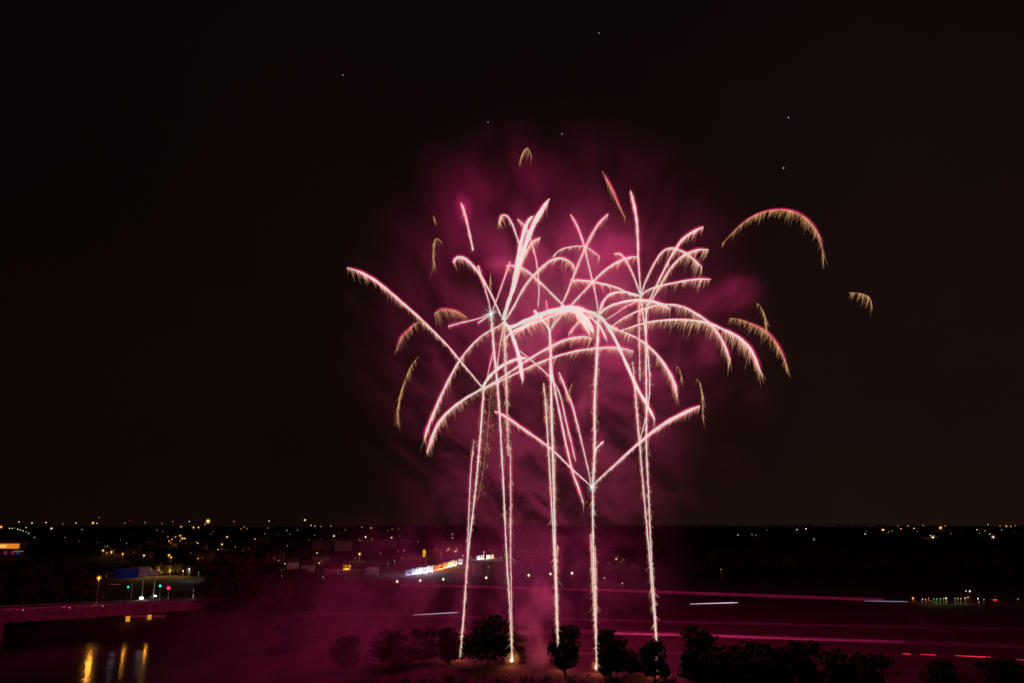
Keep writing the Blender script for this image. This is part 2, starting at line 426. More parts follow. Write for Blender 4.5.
wood('riverside_woodland', 'dark trees massed beyond the far road in the middle', 380, (512, 700), (760, 1300), 5, 8, 13)

# ------------------------------------------------------------------ town buildings (dark, behind the lights)
def house_proto(w_, d, h, rh, wm, kind, lit):
    rt = empty(kind, (0, 0, 0))
    m = MB(); m.box(-w_/2, w_/2, -d/2, d/2, -2, h)
    if rh > 0: m.add([(-w_/2, -d/2, h), (-w_/2, d/2, h), (-w_/2, 0, h+rh), (w_/2, -d/2, h), (w_/2, d/2, h), (w_/2, 0, h+rh)], [(0, 2, 1), (3, 4, 5)])
    m.build('wall', wm, rt)
    m = MB(); o_ = .5
    if rh > 0:
        for s in (-1, 1):
            m.add([(-w_/2-o_, s*(d/2+o_), h-.2), (w_/2+o_, s*(d/2+o_), h-.2), (w_/2+o_, 0, h+rh+.1), (-w_/2-o_, 0, h+rh+.1),
                   (-w_/2-o_, s*(d/2+o_), h+.1), (w_/2+o_, s*(d/2+o_), h+.1), (w_/2+o_, 0, h+rh+.4), (-w_/2-o_, 0, h+rh+.4)],
                  [(0,1,2,3),(4,7,6,5),(0,4,5,1),(0,3,7,4),(1,5,6,2)])
    else: m.box(-w_/2-.3, w_/2+.3, -d/2-.3, d/2+.3, h+.01, h+.6)
    rf = m.build('roof', M_roof, rt)
    if rh > 0:
        m = MB(); m.box(w_*.2, w_*.2+.8, -.5, .5, h+rh*.5, h+rh+1.4); m.build('chimney', M_brick, rf)
    nf = max(1, int(h/3)); nw = max(2, int(w_/3.4)); rnd = random.Random(int(w_*10))
    for f_ in range(nf):
        for k in range(nw):
            x = -w_/2 + w_*(k+.5)/nw; z = 1+3*f_
            if f_ == 0 and k == nw//2:
                m = MB(); m.box(x-.5, x+.5, -d/2-.06, -d/2-.005, 0, 2.1); m.build('door', M_bark, rt); continue
            m = MB(); m.box(x-.55, x+.55, -d/2-.05, -d/2-.004, z, z+1.4)
            m.build('window', emit((1, .55, .2), .12) if rnd.random() < lit else M_glass, rt)
    return rt
hp = [[house_proto(11, 9, 5.8, 3.4, M_wall, 'gabled_house', .05), 0], [house_proto(18, 10, 8.8, 3, M_brick, 'terraced_house', .05), 0],
      [house_proto(26, 12, 15, 0, M_wall, 'apartment_block', .06), 0], [house_proto(44, 22, 7, 0, M_grey, 'long_warehouse', .03), 0]]
def put_house(px, py, k, rz, label, cat, group, sc_=1):
    rt, used = hp[k]; p = place(px, py, 0); o = rt if not used else copy_tree(rt); hp[k][1] = 1
    p.z = height(p.x, p.y); o.location = p; o.rotation_euler = (0, 0, rz); o.scale = (sc_,)*3
    tag(o, label, cat, group)
def house_row(lst, what, cat, group):
    lst = sorted(lst)
    for i, (px, py, k) in enumerate(lst): put_house(px, py, k, random.uniform(-.5, .5), nth(i, len(lst), what), cat, group)
house_row([(108, 556, 0), (119, 558, 0), (133, 556, 1), (147, 559, 0), (205, 562, 1), (222, 565, 0), (238, 570, 0)], 'dark gabled houses among the left town lights', 'house', 'houses among the left town lights')
house_row([(150, 545, 1), (165, 548, 0), (176, 547, 0), (188, 546, 1), (203, 550, 0), (250, 552, 1)], 'dark houses around the amber light cluster', 'house', 'houses around the amber cluster')
house_row([(275, 563, 1), (292, 569, 0), (308, 572, 0), (322, 566, 1), (331, 575, 0), (372, 574, 0)], 'dim houses in the haze before the lit booths', 'house', 'houses in the haze')
house_row([(262, 545, 2), (320, 550, 2), (343, 551, 2), (388, 548, 2), (450, 550, 2)], 'pale apartment blocks below the horizon left of the fireworks', 'building', 'apartment blocks')
house_row([(880, 536, 2), (905, 536, 2), (930, 540, 3), (960, 536, 2), (986, 537, 2), (1010, 536, 3)], 'dark blocks on the right-hand horizon', 'building', 'blocks on the right horizon')
house_row([(60, 534, 2), (95, 533, 2), (130, 535, 3), (232, 534, 2), (300, 536, 3)], 'dark blocks on the left-hand horizon', 'building', 'blocks on the left horizon')

# bright commercial building at the far left edge
p = place(2, 559, 0); s = p.y/FP
rt = empty('shopping_hall', (p.x, p.y, height(p.x, p.y))); tag(rt, 'long hall at the left edge with an orange lit front', 'building')
m = MB(); m.box(-30*s, 17*s, 0, 30, -1, 16*s); m.build('wall', M_grey, rt)
m = MB(); m.box(-28*s, 15*s, -.5, -.01, 9.5*s, 14*s); m.build('lit_front', emit((1, .30, .03), .75), rt)
m = MB(); m.box(-28*s, 3*s, -.9, -.51, 10.5*s, 13*s); m.build('lit_front', emit((1, .62, .12), .9), rt)
for x, c in ((-14, (.9, .03, .35)), (-7, (.4, .08, .6)), (3, (1, .05, .3)), (10, (.8, .03, .25)), (15, (.1, .12, .5))):
    m = MB(); m.box((x-2)*s, (x+1.2)*s, -.4, -.01, 4*s, 7*s); m.build('shop_window', emit(c, .16), rt)
m = MB(); m.box(13*s, 22*s, -6, -5, 6.6*s, 7.4*s); m.build('canopy_edge', emit((.5, .45, .15), .3), rt)

# lit booths by the river (petrol-station-like strip) beyond the first trail
booths = [(408, 575.5, (.55, .5, 1), .35), (414, 574.5, (.6, .7, 1), .9), (419, 573.8, (.75, .85, 1), 1.6), (425, 573, (.8, .9, 1), 1.8), (430.5, 572, (.85, .9, 1), 1.5),
          (436, 571, (1, .14, .03), 1.1), (440.5, 570, (1, .2, .05), 1.3), (445, 568.5, (1, .32, .1), 1.2), (449.5, 567.5, (1, .6, .28), 1.5), (454, 566, (1, .72, .42), 1.3), (460, 564.5, (.9, .85, .9), .5)]
def booth(px, py, c, st, wpx, hpx, label, group):
    p = place(px, py, 0); s = p.y/FP; z = height(p.x, p.y); rt = empty('lit_booth', (p.x, p.y, z), random.uniform(-.2, .2))
    m = MB(); wd = wpx*s/2; h = hpx*s
    for x in (-wd, wd-.15):
        for yy in (0, 3): m.box(x, x+.15, yy, yy+.15, -.2, h)
    m.build('frame', M_metal, rt)
    m = MB(); m.box(-wd-.4, wd+.4, -.6, 3.6, h+.01, h+.3); m.build('roof', M_dark, rt)
    rb = random.Random(int(px*10)); k_ = max(2, int(wpx*.8)); e0 = -wd+.16
    for q_ in range(k_):
        e1 = e0 + (2*wd-.32)/k_; z0_ = h*rb.uniform(.25, .55)
        m = MB(); m.box(e0+.1, e1-.1, 2.2, 2.4, z0_, h*rb.uniform(.8, .96)); m.build('lit_panel', emit(c, round(st*rb.uniform(.4, 1.5), 1)), rt); e0 = e1
    point_light(rt, (0, -2.5, h*.6), c, 7000*min(st, 1.5), .5)
    m = MB(); m.box(-wd+.16, wd-.16, .2, 1, 0, h*.3); m.build('counter', M_grey, rt)
    tag(rt, label, 'booth', group)
for i, (px, py, c, st) in enumerate(booths):
    cname = 'bluish white' if c[2] == 1 else ('orange red' if c[1] < .5 else 'warm white')
    booth(px, py, c, st, 4.4, 5.0, f'{cname} lit booth, {nth(i, len(booths), "receding row").replace(" receding row", " in the row")}', 'row of lit booths')
b2 = [(478.5, 559.5, (.7, .85, 1), 1.2), (482.5, 559.2, (1, .8, .6), 1.1), (488, 559, (1, .75, .5), 1.3), (492, 558.3, (1, .5, .25), 1.0)]
for i, (px, py, c, st) in enumerate(b2): booth(px, py, c, st, 3, 3.4, nth(i, 4, 'small lit booths between the two left trails'), 'small lit booths')
b3 = [(424, 557, (1, .42, .02), .8, 2.6, 7, 'tall yellow lit box above the bluish white booths'), (346.5, 570, (1, .35, .03), .6, 6.5, 4.5, 'orange yellow lit box in the haze left of the booths'),
      (448, 551, (.9, .2, .1), .35, 2.5, 3, 'dim orange lit box above the orange red booths'), (456, 552, (.9, .25, .15), .25, 2.5, 4, 'faint reddish lit box just left of the first rising trail')]
for px, py, c, st, a, b_, lab in b3: booth(px, py, c, st, a, b_, lab, 'single lit boxes')

# ------------------------------------------------------------------ street lamps
def setage(o, ages):
    a = o.data.attributes.new('age', 'FLOAT', 'POINT'); a.data.foreach_set('value', ages)
GM = {}
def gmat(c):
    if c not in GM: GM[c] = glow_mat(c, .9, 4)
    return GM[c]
A_, W_, Y_, G_, B_, RD = (1, .36, .08), (1, .72, .50), (1, .50, .12), (.55, .8, .35), (.7, .8, 1), (1, .02, .03)
def lamp(px, py, c, b_, label, group=None, hl=8, power=0, tall=1.0, cat='street lamp', name='street_lamp', rs=1.0):
    p = place(px, py, hl); z0 = height(p.x, p.y); s = p.y/FP
    rt = empty(name, (p.x, p.y, z0)); h = p.z - z0
    r = max(.2, s*.36)*rs
    m = MB(); m.tube([(0, .3, -.5), (0, .3, h*.9), (0, .15, h+r*tall*.7)], [.16, .1, .07], 6); m.build('pole', M_metal, rt)
    m = MB(); m.ball((0, 0, h), r, 8, 5, tall); lh = m.build('lamp_head', emit(c, b_), rt)
    if b_ >= 4:
        m = MB(); rg = s*(1.2 + min(b_, 14)*.12); m.ball((0, 0, h), rg, 16, 10); go = m.build('glow', gmat(c), lh, smooth=True); setage(go, [min(1, b_*.07)]*len(m.v))  # added shell imitates the hazy halo round a bright lamp
        if hl == 8 and power == 0 and b_ >= 3: power = 2600*(p.y/1500)**.5*min(b_, 8)/5
    m = MB(); m.box(-r*.6, r*.6, -r*.3, .35, h+r*tall*.9, h+r*tall*.9+.12*max(1, r)); m.build('lamp_cover', M_dark, rt)
    if power: point_light(rt, (0, -.6-r, h-r), c, power)
    tag(rt, label, cat, group); return rt
def lamps(lst, what, group, **kw):
    lst = sorted(lst)
    for i, t in enumerate(lst):
        k2 = dict(kw)
        if len(t) > 4: k2.update(t[4])
        lamp(t[0], t[1], t[2], t[3], nth(i, len(lst), what), group, **k2)
lamps([(1, 527, A_, 7), (19, 522, W_, 3), (32, 523, W_, 3.5), (46, 522.5, W_, 3.5), (51.5, 528.5, W_, 4.5), (14, 526.5, A_, 2), (26, 527.5, W_, 1.6), (38, 527.5, A_, 1.3)], 'pale lamps on the far left horizon', 'lamps on the far left horizon')
lamps([(9.5+i*2.75, 528.3+(i/8.5)**2*7.4, G_, 2.2 if i % 3 else 3) for i in range(9)] , 'greenish lamps strung in an arc above the orange hall', 'arc of greenish lamps')
lamp(34.5, 537.7, W_, 3, 'white lamp at the lower end of the greenish arc of lamps')
lamp(28.3, 544, Y_, 9, 'bright amber lamp right of the orange lit hall', power=300)
lamp(24, 547, A_, 2.2, 'dim amber lamp beside the bright one right of the orange hall')
lamps([(63, 524, A_, .9), (76, 523, W_, 2.6), (93, 523, Y_, 6), (97, 523.4, Y_, 3.4), (99, 517.5, A_, 1), (82, 529.5, W_, .8), (130, 520.5, RD, .8), (125, 523, A_, 1.2), (145, 522.5, A_, 1.5)], 'lamps along the horizon above the gantry', 'lamps along the horizon')
lamps([(103, 550.5, Y_, 6), (111.5, 552, Y_, 5.5), (110.5, 549, A_, 4), (107.5, 546, A_, .9), (115, 550, A_, 1.4), (107, 552.5, A_, 1.6), (122.8, 554, Y_, 5)], 'amber lamps clustered in the houses above the bridge', 'amber cluster above the bridge', power=900)
lamp(144, 555.5, W_, 4.5, 'single white lamp between the two amber clusters', power=80)
lamp(126.5, 543.5, A_, .9, 'faint amber lamp above the white one on the left')
lamps([(169, 541, A_, 3.4), (172, 539.5, A_, 3.6), (175.5, 537, Y_, 4.5), (180.5, 535.8, A_, 5), (182.5, 538.5, Y_, 5.5), (184.8, 538.6, Y_, 4), (177, 542, A_, 1.5), (168, 536.5, A_, 1.3), (180, 541, A_, 1.5), (171, 542.5, A_, 1.3)], 'amber lamps in the dense cluster below the horizon', 'dense amber cluster', power=900)
lamp(208, 521.3, Y_, 16, 'brightest amber lamp on the left horizon', rs=1.5)
lamps([(162, 523.5, A_, .8), (173, 521.5, A_, 1), (181, 527, Y_, 5), (189.3, 521.5, W_, 2.5), (193.5, 527.5, Y_, 4.5), (198.6, 527.6, Y_, 5), (205, 524.3, A_, 1.6)], 'lamps just left of the brightest horizon lamp', 'lamps left of the brightest horizon lamp')
lamp(169, 555.3, Y_, 6.5, 'brighter amber lamp of the pair over the yellow lit trees', power=500)
lamp(171, 557.3, A_, 5, 'lower amber lamp of the pair over the yellow lit trees')
lamps([(138, 571, Y_, .8), (148, 570, Y_, .7), (159, 570, Y_, .7), (170, 569.5, Y_, .7), (183, 570, Y_, .8)], 'dim yellow lamps among the yellow lit trees', 'lamps among the yellow trees', power=3000, hl=5)
lamps([(198, 543.3, W_, 2.5), (198, 558.5, A_, 3.5), (218, 549.5, W_, 1.6), (222, 544.3, Y_, 4.5), (227, 537, Y_, 5.5), (227, 558.5, A_, 1.4), (191, 553, A_, .7), (211, 534, A_, .6)], 'scattered lamps right of the dense amber cluster', 'scattered lamps')
lamps([(189.3, 569, B_, 4), (199, 569.2, B_, 4)], 'bluish white lamps above the lit pole', 'pair of bluish lamps')
lamps([(225, 591.3, W_, 3), (231, 590.3, W_, 1.2), (247, 597, RD, 1), (246.5, 594, A_, .8), (284.5, 590.5, (.2, .8, .8), .9)], 'small coloured lamps among the trees right of the signs', 'small lamps in the trees', hl=3)
lamps([(234, 521.5, A_, 1.3), (241, 529, A_, 2.4), (244, 527, A_, 1.6), (247, 528.5, A_, 1.1), (269, 521, W_, 2.6), (268, 528, A_, .9), (287, 530.5, A_, 1.4), (255, 539, Y_, 2.8), (249, 546.5, W_, 1), (268, 538, A_, .9)], 'small lamps right of the brightest horizon lamp', 'lamps right of the brightest horizon lamp')
lamps([(305, 520, W_, 4), (311, 525.3, W_, 2.4), (315, 526.3, W_, 1.6), (321, 526.6, A_, 2), (331, 526, A_, 1.8), (314.3, 535.5, W_, 3), (334, 536, W_, 4), (290, 534, A_, .8), (345, 530, A_, .8)], 'pale lamps on the horizon left of centre', 'pale lamps left of centre')
lamps([(362, 527.3, A_, 2), (371, 528, W_, 2.2), (365.5, 537, W_, 5), (360, 540.5, A_, 1), (392, 529.3, A_, 2.2), (399, 529, A_, 3.4), (388, 531, A_, 1.6), (391.6, 537.7, W_, 4), (391.8, 542, W_, 1), (452.5, 534, B_, 2), (452.5, 538, B_, 1.6), (410, 533, A_, .8)], 'lamps below the horizon left of the first trail', 'lamps left of the first trail')
lamps([(285, 563.6, Y_, 3.6), (317, 553, Y_, 3.6), (314.5, 554, A_, 2), (319, 563, W_, 3), (325, 580, W_, 1.5), (323, 577, W_, 1.2), (350, 583.8, W_, 1.8), (326, 584.5, B_, 1), (296, 560, A_, .7), (304, 575, RD, .8), (282, 576, A_, .6), (334, 571, A_, .6)], 'small lamps over the hazy trees and houses', 'lamps over the hazy trees')
lamp(359.6, 554, Y_, 8, 'bright amber lamp in the purple haze above the orange box')
lamps([(397.3, 581.5, W_, 8), (420.3, 580.5, W_, 8), (443.3, 579.3, W_, 8), (486.3, 577.7, W_, 8), (528.7, 575.3, W_, 8), (550.5, 574, W_, 8), (572, 573.2, W_, 8)], 'white lamps spaced along the quay behind the trails', 'white quay lamps', tall=1.7, hl=5)
lamps([(457.5, 577.5, RD, 1.5), (501, 557.5, B_, 1), (604.3, 578, W_, 2.5), (622.3, 583.3, W_, 3.5), (513, 548, A_, 1.4), (530, 544, A_, .9), (520, 551, A_, .8)], 'small lights beyond the quay among the trails', 'small lights beyond the quay', hl=5)
lamps([(466, 550, A_, 1), (437, 549, A_, .8), (441, 553, A_, 1), (398, 551, A_, .8), (404, 550.5, B_, .9), (455, 551.5, W_, 1.8), (463, 555.6, W_, 3), (484, 552, B_, 2.5), (473, 565, A_, .8), (488, 566, A_, .7)], 'small lights around the lit booths', 'small lights around the booths')
lamp(615.7, 559, Y_, 11, 'large warm lamp alone right of the brightest trail', rs=1.5)
lamps([(738, 535, W_, 1.6), (752, 534.5, A_, 1), (756, 535.2, A_, .8), (767, 530, W_, 2), (797, 530, W_, 4), (806, 528.8, W_, 3.4), (814, 539.3, W_, 4), (819, 541.6, W_, 2.2), (721, 569.5, A_, 1.3)], 'pale lamps on the dark plain right of the fireworks', 'pale lamps right of the fireworks')
lamps([(883, 530.3, Y_, 9, dict(tall=1.8)), (898, 526, A_, 1.6), (901, 528.6, A_, 3), (908, 526, A_, 2), (914, 528.4, Y_, 3.6), (923, 525.4, A_, 1.6), (940.5, 527.8, Y_, 8), (945, 526, A_, 2), (888.5, 532, A_, 1), (904, 532, A_, 1)], 'amber lamps on the right-hand horizon', 'amber lamps on the right horizon')
lamps([(865, 534, W_, 2.6), (933, 537.5, W_, 9), (977, 529.6, W_, 2.4), (985, 531, W_, 3), (988, 524.5, W_, 1.6), (990, 534, W_, 2), (993.3, 537.3, W_, 8), (930.5, 535.5, W_, 2)], 'white lamps on the right-hand horizon', 'white lamps on the right horizon')
lamps([(1000, 526, A_, 1), (1006.3, 526.3, Y_, 4), (1011, 526.3, Y_, 3.4), (1015, 525.5, A_, 1.1)], 'amber lamps in the short row at the right edge', 'amber lamps at the right edge')
lamp(2.5, 583, Y_, 5, 'small amber lamp at the left edge above the bridge', hl=5)
lamp(99, 578, (1, .36, .04), 16, 'amber lamp lighting the olive trees at the bridge end', hl=15, power=2000, rs=1.6)

rl = random.Random(5)
def faint(n_, x0, x1, y0, y1, cols, what, grp, hl=5):
    lamps([(x0+(x1-x0)*(i+rl.random())/n_, rl.uniform(y0, y1), rl.choice(cols), rl.uniform(.25, 1.0)) for i in range(n_)], what, grp, hl=hl)
faint(15, 262, 402, 550, 592, [W_, A_, (1, .5, .5), B_], 'faint specks of light among the hazy trees', 'faint specks in the hazy trees')
faint(14, 60, 255, 528, 551, [A_, Y_, W_], 'faintest specks of light across the left town', 'faint specks in the left town')
faint(15, 398, 520, 538, 562, [A_, W_, (1, .3, .2)], 'faint specks of light above the lit booths', 'faint specks above the booths')
faint(12, 255, 400, 527, 546, [A_, Y_, W_], 'faint far specks of light left of the display', 'faint far specks')
faint(12, 860, 1020, 529, 536, [A_, Y_, W_], 'faint specks of light under the right horizon', 'faint specks on the right')

# right-hand cluster at the junction
lamps([(913, 598.3, A_, 5, dict(tall=1.3)), (922.5, 599, W_, 2), (925.5, 599.5, A_, 2.4), (928.5, 598.3, A_, 1.6), (946, 598.3, W_, 4), (961, 598.5, Y_, 1.6), (965, 598, W_, 3), (968, 597.3, Y_, 3)], 'lamps in the coloured cluster at the junction', 'lamps at the junction', hl=2.5, power=45)
lamps([(934, 599, (.25, 1, .2), .9), (937, 598.8, (.25, 1, .2), 1.4), (940.5, 598.8, (.3, 1, .2), 1.5), (943.5, 598.5, (.3, 1, .2), 1), (955, 598.2, (.4, 1, .3), 1.2), (958, 598.3, (.5, .9, .3), 1)], 'small green lamps at the junction', 'green lamps at the junction', hl=2.5, power=60)
lamps([(966, 591.2, B_, 2.5), (969.8, 591.2, B_, 4)], 'bluish lamps above the junction cluster', 'bluish lamps above the junction', hl=7)
lamps([(978, 598.6, W_, 3.6, dict(tall=1.3)), (984, 599.5, G_, 1), (979, 602.3, W_, 1.2), (1018, 599, W_, 1)], 'pale lamps right of the green ones', 'pale lamps right of the green ones', hl=2.5)

# vehicle light trails, imitated by glowing strips on made-up brackets
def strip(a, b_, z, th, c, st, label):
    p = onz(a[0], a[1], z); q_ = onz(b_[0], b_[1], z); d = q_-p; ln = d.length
    rt = empty('vehicle_light_trail', (p.x, p.y, 0), math.atan2(d.y, d.x))
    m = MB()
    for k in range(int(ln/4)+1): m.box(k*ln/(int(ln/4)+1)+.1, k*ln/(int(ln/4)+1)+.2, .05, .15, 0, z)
    m.build('added_bracket', M_metal, rt)
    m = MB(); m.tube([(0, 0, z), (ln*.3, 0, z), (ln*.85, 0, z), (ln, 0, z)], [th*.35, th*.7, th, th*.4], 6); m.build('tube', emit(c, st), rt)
    tag(rt, label, 'light strip', 'light trails along the roads')
strip((690, 604), (738, 602.6), .8, .22, (.85, .55, .75), 1.1, 'long lilac-white vehicle light trail on the far road right of the trails')
strip((413, 615), (459, 612.4), .8, .16, (.8, .6, .75), .75, 'pale vehicle light trail left of the first trail above the trees')
strip((864, 601), (908, 601.6), .7, .16, (.35, .35, .6), .75, 'dim bluish vehicle light trail left of the junction lamps')
strip((504, 635), (516, 636), .8, .14, (.8, .8, .8), .7, 'short white vehicle light trail crossing the foot of the second trail')
strip((902, 653.6), (911, 654.2), .7, .16, (1, .03, .08), .8, 'short red vehicle light trail, leftmost along the riverside path')
strip((920, 654.2), (936, 655.1), .7, .16, (1, .03, .08), .7, 'medium red vehicle light trail, second along the riverside path')
strip((955, 655.6), (991, 657.3), .7, .17, (1, .03, .08), .9, 'longest red vehicle light trail, third along the riverside path')
strip((1016, 659.4), (1040, 661), .7, .15, (1, .03, .08), .7, 'red vehicle light trail cut off by the right edge')
strip((520, 588.6), (548, 590.6), 1.7, .16, (.8, .02, .06), .55, 'faint red vehicle light trail crossing the middle trail on the far road')

# ------------------------------------------------------------------ motorway signs, signals and cars at the bridge end
def gantry():
    p = onz(103, 598); s = p.y/FP
    rt = empty('sign_gantry', p); tag(rt, 'pale sign gantry carrying a wide blank blue board', 'sign gantry')
    m = MB(); m.box(0, .5, 0, .5, 0, 23*s); m.box(.5, 52*s, .1, .4, 22*s, 23*s); m.box(26*s, 26*s+.4, 0, .4, 0, 22*s); m.build('frame', M_metal, rt)
    m = MB(); m.box(8*s, 32*s, -.4, -.05, 18*s, 27*s); m.build('blue_board', M_blue, rt)
    m = MB(); m.box(1*s, 16*s, -.6, -.41, 12.2*s, 12.8*s); m.build('red_light_bar', emit((.9, .15, .15), .14), rt)
    b1 = point_light(rt, (20*s, -7, 30*s), (.75, .8, 1), 60); b2_ = point_light(rt, (45*s, -7, 26*s), (1, .9, .85), 50)
    for (px, py, wd, hh, lab) in ((141.5, 573.5, 13, 8, 'wide grey direction sign on a tall post, right of the blue board'), (153, 575, 9, 5, 'smaller grey direction sign beside the wide grey one')):
        p2 = onz(px, 598); s = p2.y/FP; r2 = empty('direction_sign', p2); tag(r2, lab, 'sign', 'grey direction signs')
        hz = (598-py)*s
        m = MB(); m.box(-.2, .2, .1, .4, 0, hz); m.build('post', M_metal, r2)
        m = MB(); m.add([(-wd*s/2, 0, hz-hh*s/2), (wd*s/2-1, 0, hz-hh*s/2), (wd*s/2, 0, hz), (wd*s/2-1, 0, hz+hh*s/2), (-wd*s/2, 0, hz+hh*s/2),
                        (-wd*s/2, .09, hz-hh*s/2), (wd*s/2-1, .09, hz-hh*s/2), (wd*s/2, .09, hz), (wd*s/2-1, .09, hz+hh*s/2), (-wd*s/2, .09, hz+hh*s/2)],
                       [(0,1,2,3,4),(9,8,7,6,5),(0,5,6,1),(1,6,7,2),(2,7,8,3),(3,8,9,4),(4,9,5,0)]); m.build('board', M_grey, r2)
gantry()
def signal(px, py, c, st, label, cn, r=.75):
    p = onz(px, 599); s = p.y/FP; h = (599-py)*s; rt = empty('traffic_light', p); tag(rt, label, 'traffic light', 'traffic lights at the bridge end')
    m = MB(); m.tube([(0, .4, 0), (0, .4, h+1)], .1, 6); m.build('pole', M_metal, rt)
    m = MB(); m.box(-.55, .55, 0, .35, h-1.9, h+1.9); m.build('housing', M_dark, rt)
    for k, z in enumerate((-1.2, 0, 1.2)):
        m = MB(); m.tube([(0, 0, h+z), (0, -.12, h+z)], .36 if z else .5*r/.75, 10); m.build('signal_lens', emit(c, st) if z == 0 else M_glass, rt)
    point_light(rt, (0, -1.2, h), c, 55, .2)
signal(127, 588, (.05, .75, .6), 1.6, 'left of the two teal traffic lights at the bridge end', 'teal')
signal(159, 587, (.05, .8, .65), 2.2, 'right of the two teal traffic lights, beside the red one', 'teal', .9)
signal(167.6, 589, (1, .01, .06), 5, 'glowing red traffic light between the signs and the pale pole', 'red', 1.3)
p = onz(193, 598); s = p.y/FP; rt = empty('road_sign_mast', p); tag(rt, 'pale lit mast with a small sign arm, right of the red signal', 'sign mast')
m = MB(); m.tube([(0, 0, 0), (.4, 0, 17*s)], [.45, .3], 8); m.build('mast', M_metal, rt)
m = MB(); m.box(.4, 5*s, -.1, .1, 15.5*s, 16*s); m.build('arm', M_metal, rt)
m = MB(); m.box(3*s, 12*s, -.2, -.12, 13*s, 17.5*s); m.build('board', M_grey, rt); point_light(rt, (2, -5, 3*s), (1, .85, .75), 260)
def car(p, rz, body, head, tail, label):
    rt = empty('car', p, rz); tag(rt, label, 'car', 'cars on the roads')
    m = MB()
    pr = [(-2.2, .35), (-2.25, .8), (-2.0, .95), (-1.5, 1.0), (-.9, 1.42), (.5, 1.45), (1.15, .98), (2.0, .85), (2.25, .6), (2.2, .3)]
    vs_ = [(x, s_*(.85 if z < 1.1 else .66), z) for s_ in (-1, 1) for x, z in pr]; k = len(pr)
    m.add(vs_, [tuple(range(k-1, -1, -1)), tuple(range(k, 2*k))] + [(i, (i+1) % k, k+(i+1) % k, k+i) for i in range(k)]); m.build('body', body, rt)
    for s_ in (-1, 1):
        m = MB(); m.add([(-1.3, s_*.8, 1.05), (.95, s_*.8, 1.05), (.45, s_*.7, 1.38), (-.85, s_*.7, 1.38)], [(0, 1, 2, 3)]); m.build('side_window', M_glass, rt)
        for x in (-1.35, 1.35):
            m = MB(); m.tube([(x, s_*.72, .33), (x, s_*.9, .33)], .33, 14); m.build('wheel', M_tyre, rt)
        m = MB(); m.ball((2.24, s_*.6, .65), .17, 8, 5); m.build('headlight', emit((1, .95, .9), head), rt)
        m = MB(); m.box(-2.29, -2.255, s_*.62-.16, s_*.62+.16, .68, .84); m.build('tail_light', emit((1, .02, .03), tail), rt)
    return rt
pc = onz(139.5, 599.5, .1)
c1 = car(Vector((pc.x, pc.y+2, .05)), R(-62), M_white, 160, 3, 'white car with glaring headlights where the bridge meets the signs')
point_light(c1, (3.2, 0, .8), (1, .95, .9), 700, .3)
pc = onz(147, 598)
c2 = car(Vector((pc.x, pc.y+8, .05)), R(-50), M_white, 60, 3, 'car with dimmer headlights just behind the glaring one'); point_light(c2, (3.2, 0, .8), (1, .95, .9), 200, .3)
pc = onz(993, 601)
c3 = car(Vector((pc.x, pc.y, .05)), R(88), M_darkcar, 2, 26, 'dark car with bright red tail lights right of the junction lamps'); point_light(c3, (-3, 0, .8), (1, .02, .03), 130, .2)
for i, (px, fx) in enumerate(((14, .2), (55, .33), (84, .43))):
    ang = bang; xx = blen*fx; q_ = Matrix.Rotation(bang, 4, 'Z') @ Vector((xx, 4, 0))
    cc = car(Vector((bA.x+q_.x, bA.y+q_.y, -7+bz(xx)-1.05)), bang, M_darkcar, 5, 4, nth(i, 3, 'dark cars crossing the bridge behind its parapet'))
    point_light(cc, (3, 0, .8), (1, .6, .3), 60, .3)
for i, (px, py) in enumerate(((917, 603), (931, 603.3), (950, 603.6))):
    pc = onz(px, py); car(Vector((pc.x, pc.y, .05)), R(8), M_darkcar, 1.2, 1.5, nth(i, 3, 'dark cars standing under the junction lamps'))

# ------------------------------------------------------------------ FIREWORKS
YF = 224.0
def fire_mat(c0, c1, st, name):   # colour runs from near (c0) to far (c1) by a per-vertex attribute 'age'
    m = bpy.data.materials.new(name); m.use_nodes = True; n = m.node_tree.nodes; l = m.node_tree.links; n.clear()
    o = n.new('ShaderNodeOutputMaterial'); em = n.new('ShaderNodeEmission'); at_ = n.new('ShaderNodeAttribute'); at_.attribute_name = 'age'
    r = n.new('ShaderNodeValToRGB'); r.color_ramp.elements[0].color = (*c0, 1); r.color_ramp.elements[1].color = (*c1, 1)
    l.new(at_.outputs['Fac'], r.inputs[0]); l.new(r.outputs[0], em.inputs[0]); em.inputs[1].default_value = st
    l.new(em.outputs[0], o.inputs[0]); m.cycles.emission_sampling = 'NONE'; return m
F_white = fire_mat((.80, .78, .72), (.76, .78, .73), .95, 'white_hot_streak')
F_pink = fire_mat((.80, .68, .62), (.76, .74, .67), .9, 'pink_streak')
F_gold = fire_mat((.66, .36, .19), (.45, .22, .09), .9, 'gold_streak')
F_spark = fire_mat((.95, .62, .45), (.60, .28, .14), 1.25, 'warm_sparks')
F_gspark = fire_mat((.72, .40, .19), (.42, .19, .07), 1.15, 'gold_sparks')
F_mag = fire_mat((.95, .03, .22), (.9, .05, .3), .9, 'magenta_tip')
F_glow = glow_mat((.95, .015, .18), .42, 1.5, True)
def setage(o, ages):
    a = o.data.attributes.new('age', 'FLOAT', 'POINT'); a.data.foreach_set('value', ages)

